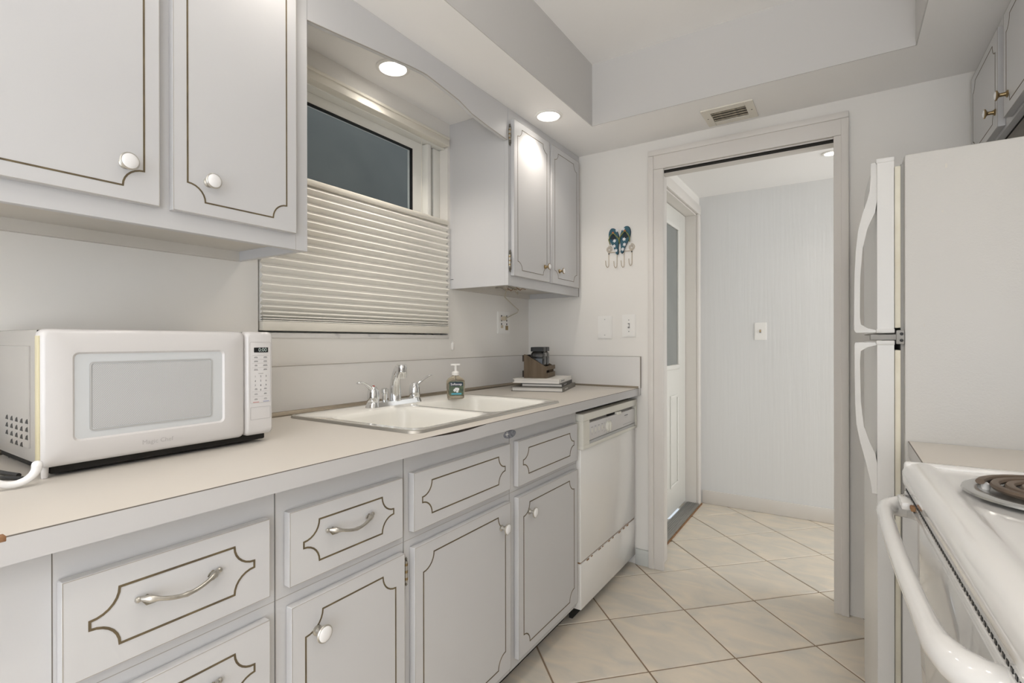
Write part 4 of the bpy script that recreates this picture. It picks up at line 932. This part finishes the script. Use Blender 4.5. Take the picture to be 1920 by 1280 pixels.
def fhandle(parent, zs_):
    """zs_: list of (z, stand-off of inner edge, width) – bowed grip at the near edge of the door"""
    b = MB(); y0, y1 = FY0+0.006, FY0+0.030; pts_o = [(p[1], p[0]) for p in zs_]; pts_i = [(p[2], p[0]) for p in zs_]
    n = len(zs_); vs = []
    for z_, o, i_ in zs_:
        vs += [(0.074-o, y0+0.004, z_), (0.074-o, y1-0.004, z_), (0.074-i_, y1, z_), (0.074-i_, y0, z_)]
    fs = [(0, 1, 2, 3), tuple(4*(n-1)+k for k in (3, 2, 1, 0))]
    for k in range(n-1):
        for q in range(4): fs.append((4*k+q, 4*k+(q+1) % 4, 4*k+4+(q+1) % 4, 4*k+4+q))
    b.add(vs, fs, 'fridge_door', True); return b.build('door_handle', parent)
fhandle(dt, [(1.605, 0.012, -0.001), (1.565, 0.013, -0.001), (1.535, 0.015, -0.001), (1.51, 0.021, 0.000), (1.48, 0.030, 0.004), (1.44, 0.039, 0.020), (1.39, 0.044, 0.030), (1.32, 0.047, 0.035), (1.22, 0.048, 0.036), (1.198, 0.048, 0.034), (1.188, 0.048, 0.020), (1.182, 0.047, -0.001), (1.177, 0.044, -0.001)])
fhandle(dbm, [(1.152, 0.045, -0.001), (1.146, 0.047, -0.001), (1.140, 0.047, 0.020), (1.130, 0.047, 0.034), (1.10, 0.047, 0.036), (1.00, 0.046, 0.034), (0.94, 0.043, 0.028), (0.90, 0.036, 0.016), (0.87, 0.029, 0.004), (0.84, 0.022, -0.001), (0.80, 0.014, -0.001), (0.77, 0.010, -0.001)])
b = MB(); b.box(0.060, 0.130, FY0+0.004, FY0+0.05, 1.158, 1.172, 'fridge_gap', 0.002); b.box(0.112, 0.128, FY0-0.002, FY0+0.02, 1.148, 1.182, 'fridge_gap', 0.002)
for z_ in (1.157, 1.173): b.lathe([(0.004, 0), (0.003, 0.002), (0, 0.0025)], (0.1225, FY0-0.002, z_), (0, -1, 0), 'black', 8)
b.build('centre_hinge', fg)
b = MB(); b.box(0.10, 0.70, FY0+0.02, FY1-0.02, 0.0, 0.032, 'dark_gap'); b.build('base_grille', fg)
b = MB()
for (x_, z_, ll) in ((0.205, 1.565, 0.010), (0.199, 1.46, 0.006), (0.165, 1.19, 0.005), (0.30, 1.02, 0.004)): b.box(x_, x_+ll*0.4, FY0-0.0003, FY0+0.001, z_, z_+ll, 'scuff')
b.build('scuff_mark', fg)

# ---- small counter between the range and the fridge
SYA, SYB = 1.312, 1.566
sc = thing('base_cabinet', (0.45, 1.43, 0), 'narrow white base cabinet between the range and the refrigerator', 'cabinet')
b = MB(); b.box(0.165, 0.755, SYA+0.004, SYB-0.004, 0.09, 0.874, 'cabinet'); b.box(0.22, 0.755, SYA+0.004, SYB-0.004, 0, 0.09, 'dark_gap'); b.build('carcass', sc)
slab(sc, 'drawer_front', 0.145, -1, SYA+0.02, SYB-0.02, 0.70, 0.85, 0.028, 0.03); d = slab(sc, 'door', 0.145, -1, SYA+0.02, SYB-0.02, 0.11, 0.66, 0.028, 0.036); knob(d, 0.145, -1, SYB-0.05, 0.60, 0.0145)
b = MB(); b.box(0.136, 0.757, SYA+0.001, SYB, 0.8745, 0.9115, 'counter'); o = tag(b.build('countertop'), 'short cream laminate worktop between range and refrigerator', 'countertop')
b = MB(); b.box(0.1345, 0.136, SYA+0.001, SYB, 0.8745, 0.9100, 'counter_edge'); b.box(0.1345, 0.1362, SYA+0.001, SYB, 0.910, 0.9117, 'seam'); b.build('front_edge', o)

# ---- electric range
RY0, RY1 = 0.525, 1.284; RT = 0.916; RANGE_TURN = math.radians(1.9)
rg = thing('electric_range', (0.43, 0.905, 0), 'white freestanding electric range with coil burners', 'range')
b = MB(); b.box(0.140, 0.735, RY0+0.004, RY1-0.004, 0.06, 0.868, 'range_white', 0.003); b.box(0.20, 0.72, RY0+0.02, RY1-0.02, 0.0, 0.06, 'dark_gap'); b.build('oven_body', rg)
b = MB()
prof = [(0.735, 0.868), (0.106, 0.868), (0.101, 0.874), (0.100, 0.896), (0.104, 0.907), (0.113, 0.914), (0.128, RT+0.001), (0.142, RT), (0.150, RT-0.004), (0.162, RT-0.006), (0.690, RT-0.006), (0.702, RT-0.002), (0.735, RT)]
b.prism(prof, lambda s, t: Vector((s, RY0+0.008, t)), lambda s, t: Vector((s, RY1-0.008, t)), 'range_white', True)
for yy, sg in ((RY1, -1), (RY0, 1)):
    b.box(0.1025, 0.735, min(yy, yy+sg*0.020), max(yy, yy+sg*0.020), 0.870, RT+0.001, 'range_white', 0.007, 3)
b.build('cooktop', rg)
b = MB(); b.box(0.1045, 0.140, RY0+0.012, RY1-0.012, 0.861, 0.8685, 'range_white'); sv = b.build('vent_strip', rg)
b = MB()
for k in range(58):
    yy = RY0+0.03+k*(RY1-RY0-0.06)/57; b.box(0.1036, 0.1050, yy, yy+0.0058, 0.8625, 0.8670, 'black')
b.build('vent_slots', sv)['kind'] = 'stuff'
b = MB(); b.box(0.1035, 0.140, RY0+0.006, RY1-0.006, 0.205, 0.8585, 'range_white', 0.003); od = b.build('oven_door', rg)
b = MB(); b.box(0.1005, 0.1045, RY0+0.008, RY1-0.008, 0.215, 0.8515, 'oven_glass', 0.001); b.build('glass_front', od)
hz = 0.836
b = MB(); pts = []; hy0, hy1 = RY0+0.110, RY1-0.058; xo = 0.063
pts += [(0.122, hy1+0.0105, hz), (0.101, hy1+0.010, hz), (0.088, hy1+0.008, hz), (0.075, hy1-0.001, hz), (0.067, hy1-0.018, hz), (xo, hy1-0.045, hz)]
for k in range(1, 8): pts.append((xo-0.004*math.sin(math.pi*k/8), hy1-0.045-(hy1-hy0-0.13)*k/8, hz))
pts += [(xo, hy0+0.085, hz), (0.066, hy0+0.055, hz), (0.076, hy0+0.025, hz), (0.090, hy0+0.006, hz), (0.102, hy0, hz), (0.122, hy0-0.001, hz)]
b.tube(pts, [0.0205, 0.0200, 0.0190, 0.0165, 0.0145, 0.0130]+[0.0120]*7+[0.0135, 0.0160, 0.0190, 0.0210, 0.0220, 0.0222], 'range_white', 16); b.build('door_handle', od)
b = MB(); b.box(0.086, 0.1045, RY1-0.125, RY1-0.062, 0.850, 0.8635, 'range_white', 0.003); dl = b.build('end_cap', od)
b = MB(); b.box(0.0975, 0.1048, RY1-0.142, RY1-0.125, 0.853, 0.8615, 'rust', 0.002); b.build('rust_spot', od)
b = MB(); b.box(0.108, 0.140, RY0+0.006, RY1-0.006, 0.065, 0.198, 'range_white', 0.004); b.build('storage_drawer', rg)
for (bx_, by_, br) in ((0.272, 1.088, 0.100), (0.272, 0.715, 0.080), (0.560, 1.088, 0.080), (0.560, 0.715, 0.100)):
    zz = RT-0.006
    b = MB(); b.lathe([(br+0.016, 0.0), (br+0.015, 0.003), (br+0.010, 0.005), (br-0.002, 0.005), (br-0.006, 0.002), (br-0.010, -0.004), (br*0.55, -0.0055), (0.02, -0.0056), (0.0, -0.0056)], (bx_, by_, zz+0.0065), (0, 0, 1), 'drip', 40, cap=False); dr = b.build('drip_pan', rg)
    b = MB(); pts = []; turns = 4.3; N = 150
    for k in range(N+1):
        u = k/N; a = 2*math.pi*turns*u+1.0; r_ = 0.016+(br-0.024)*u; pts.append((bx_+r_*math.cos(a), by_+r_*math.sin(a), zz+0.0165))
    b.tube(pts, 0.0062, 'coil', 8, flat=0.8); cc = b.build('coil', rg)
    b = MB()
    for k in range(3):
        a = 2*math.pi*k/3+0.5; b.box(-0.002, 0.002, 0.012, br-0.003, zz+0.006, zz+0.0125, 'drip', T=lambda p: Vector((bx_+p.x*math.cos(a)-p.y*math.sin(a), by_+p.x*math.sin(a)+p.y*math.cos(a), p.z)))
    b.lathe([(0.013, 0.004), (0.013, 0.017), (0, 0.018)], (bx_, by_, zz+0.002), (0, 0, 1), 'drip', 16)
    b.lathe([(0.006, 0.0), (0.006, 0.009), (0.003, 0.012), (0, 0.0125)], (bx_-br*0.80, by_+0.035, zz+0.002), (0, 0, 1), 'porcelain', 10)
    b.build('coil_support', cc)
b = MB(); b.box(0.690, 0.735, RY0+0.004, RY1-0.004, RT-0.002, 1.060, 'range_white', 0.008); bk = b.build('control_backguard', rg)
for k in range(4):
    b = MB(); b.lathe([(0.020, 0), (0.018, 0.018), (0, 0.019)], (0.690, RY0+0.10+(k if k < 2 else k+1)*0.14, 0.99), (-1, 0, 0), 'plastic_white', 18); b.build('knob', bk)

rp = Vector((0.100, RY1, 0)); rg.rotation_euler = (0, 0, RANGE_TURN)     # the range stands slightly askew
rg.location = rp+Matrix.Rotation(RANGE_TURN, 3, 'Z') @ (Vector((0.43, 0.905, 0))-rp)

# ---- wall cabinet above the fridge
u3 = thing('wall_cabinet', (0.60, 2.07, 1.80), 'white two door wall cabinet above the refrigerator', 'cabinet')
QF, QB, qz0 = 0.426, 0.757, 1.806
b = MB(); b.box(QF, QF+0.019, 1.572, YE-0.001, qz0+0.006, UZ1, 'cabinet'); b.box(QF+0.019, QB, 1.572, 1.588, qz0+0.02, UZ1, 'cabinet'); b.box(QF+0.019, QB, YE-0.017, YE-0.001, qz0+0.02, UZ1, 'cabinet'); b.build('carcass', u3)
b = MB(); b.box(QF+0.023, QB, 1.588, YE-0.017, qz0+0.022, qz0+0.036, 'cabinet_under'); b.box(QF+0.019, QF+0.023, 1.588, YE-0.017, qz0+0.004, qz0+0.05, 'dark_gap'); b.build('bottom_board', u3)
d = slab(u3, 'door', 0.407, -1, 2.155, 2.540, 1.822, 2.132, 0.029, 0.037, 0.0025); knob(d, 0.407, -1, 2.185, 1.878, 0.0145)
d = slab(u3, 'door', 0.407, -1, 1.700, 2.085, 1.822, 2.132, 0.029, 0.037, 0.0025); knob(d, 0.407, -1, 2.040, 1.878, 0.0145)

for o in bpy.data.objects:
    if '_w' in o: del o['_w']
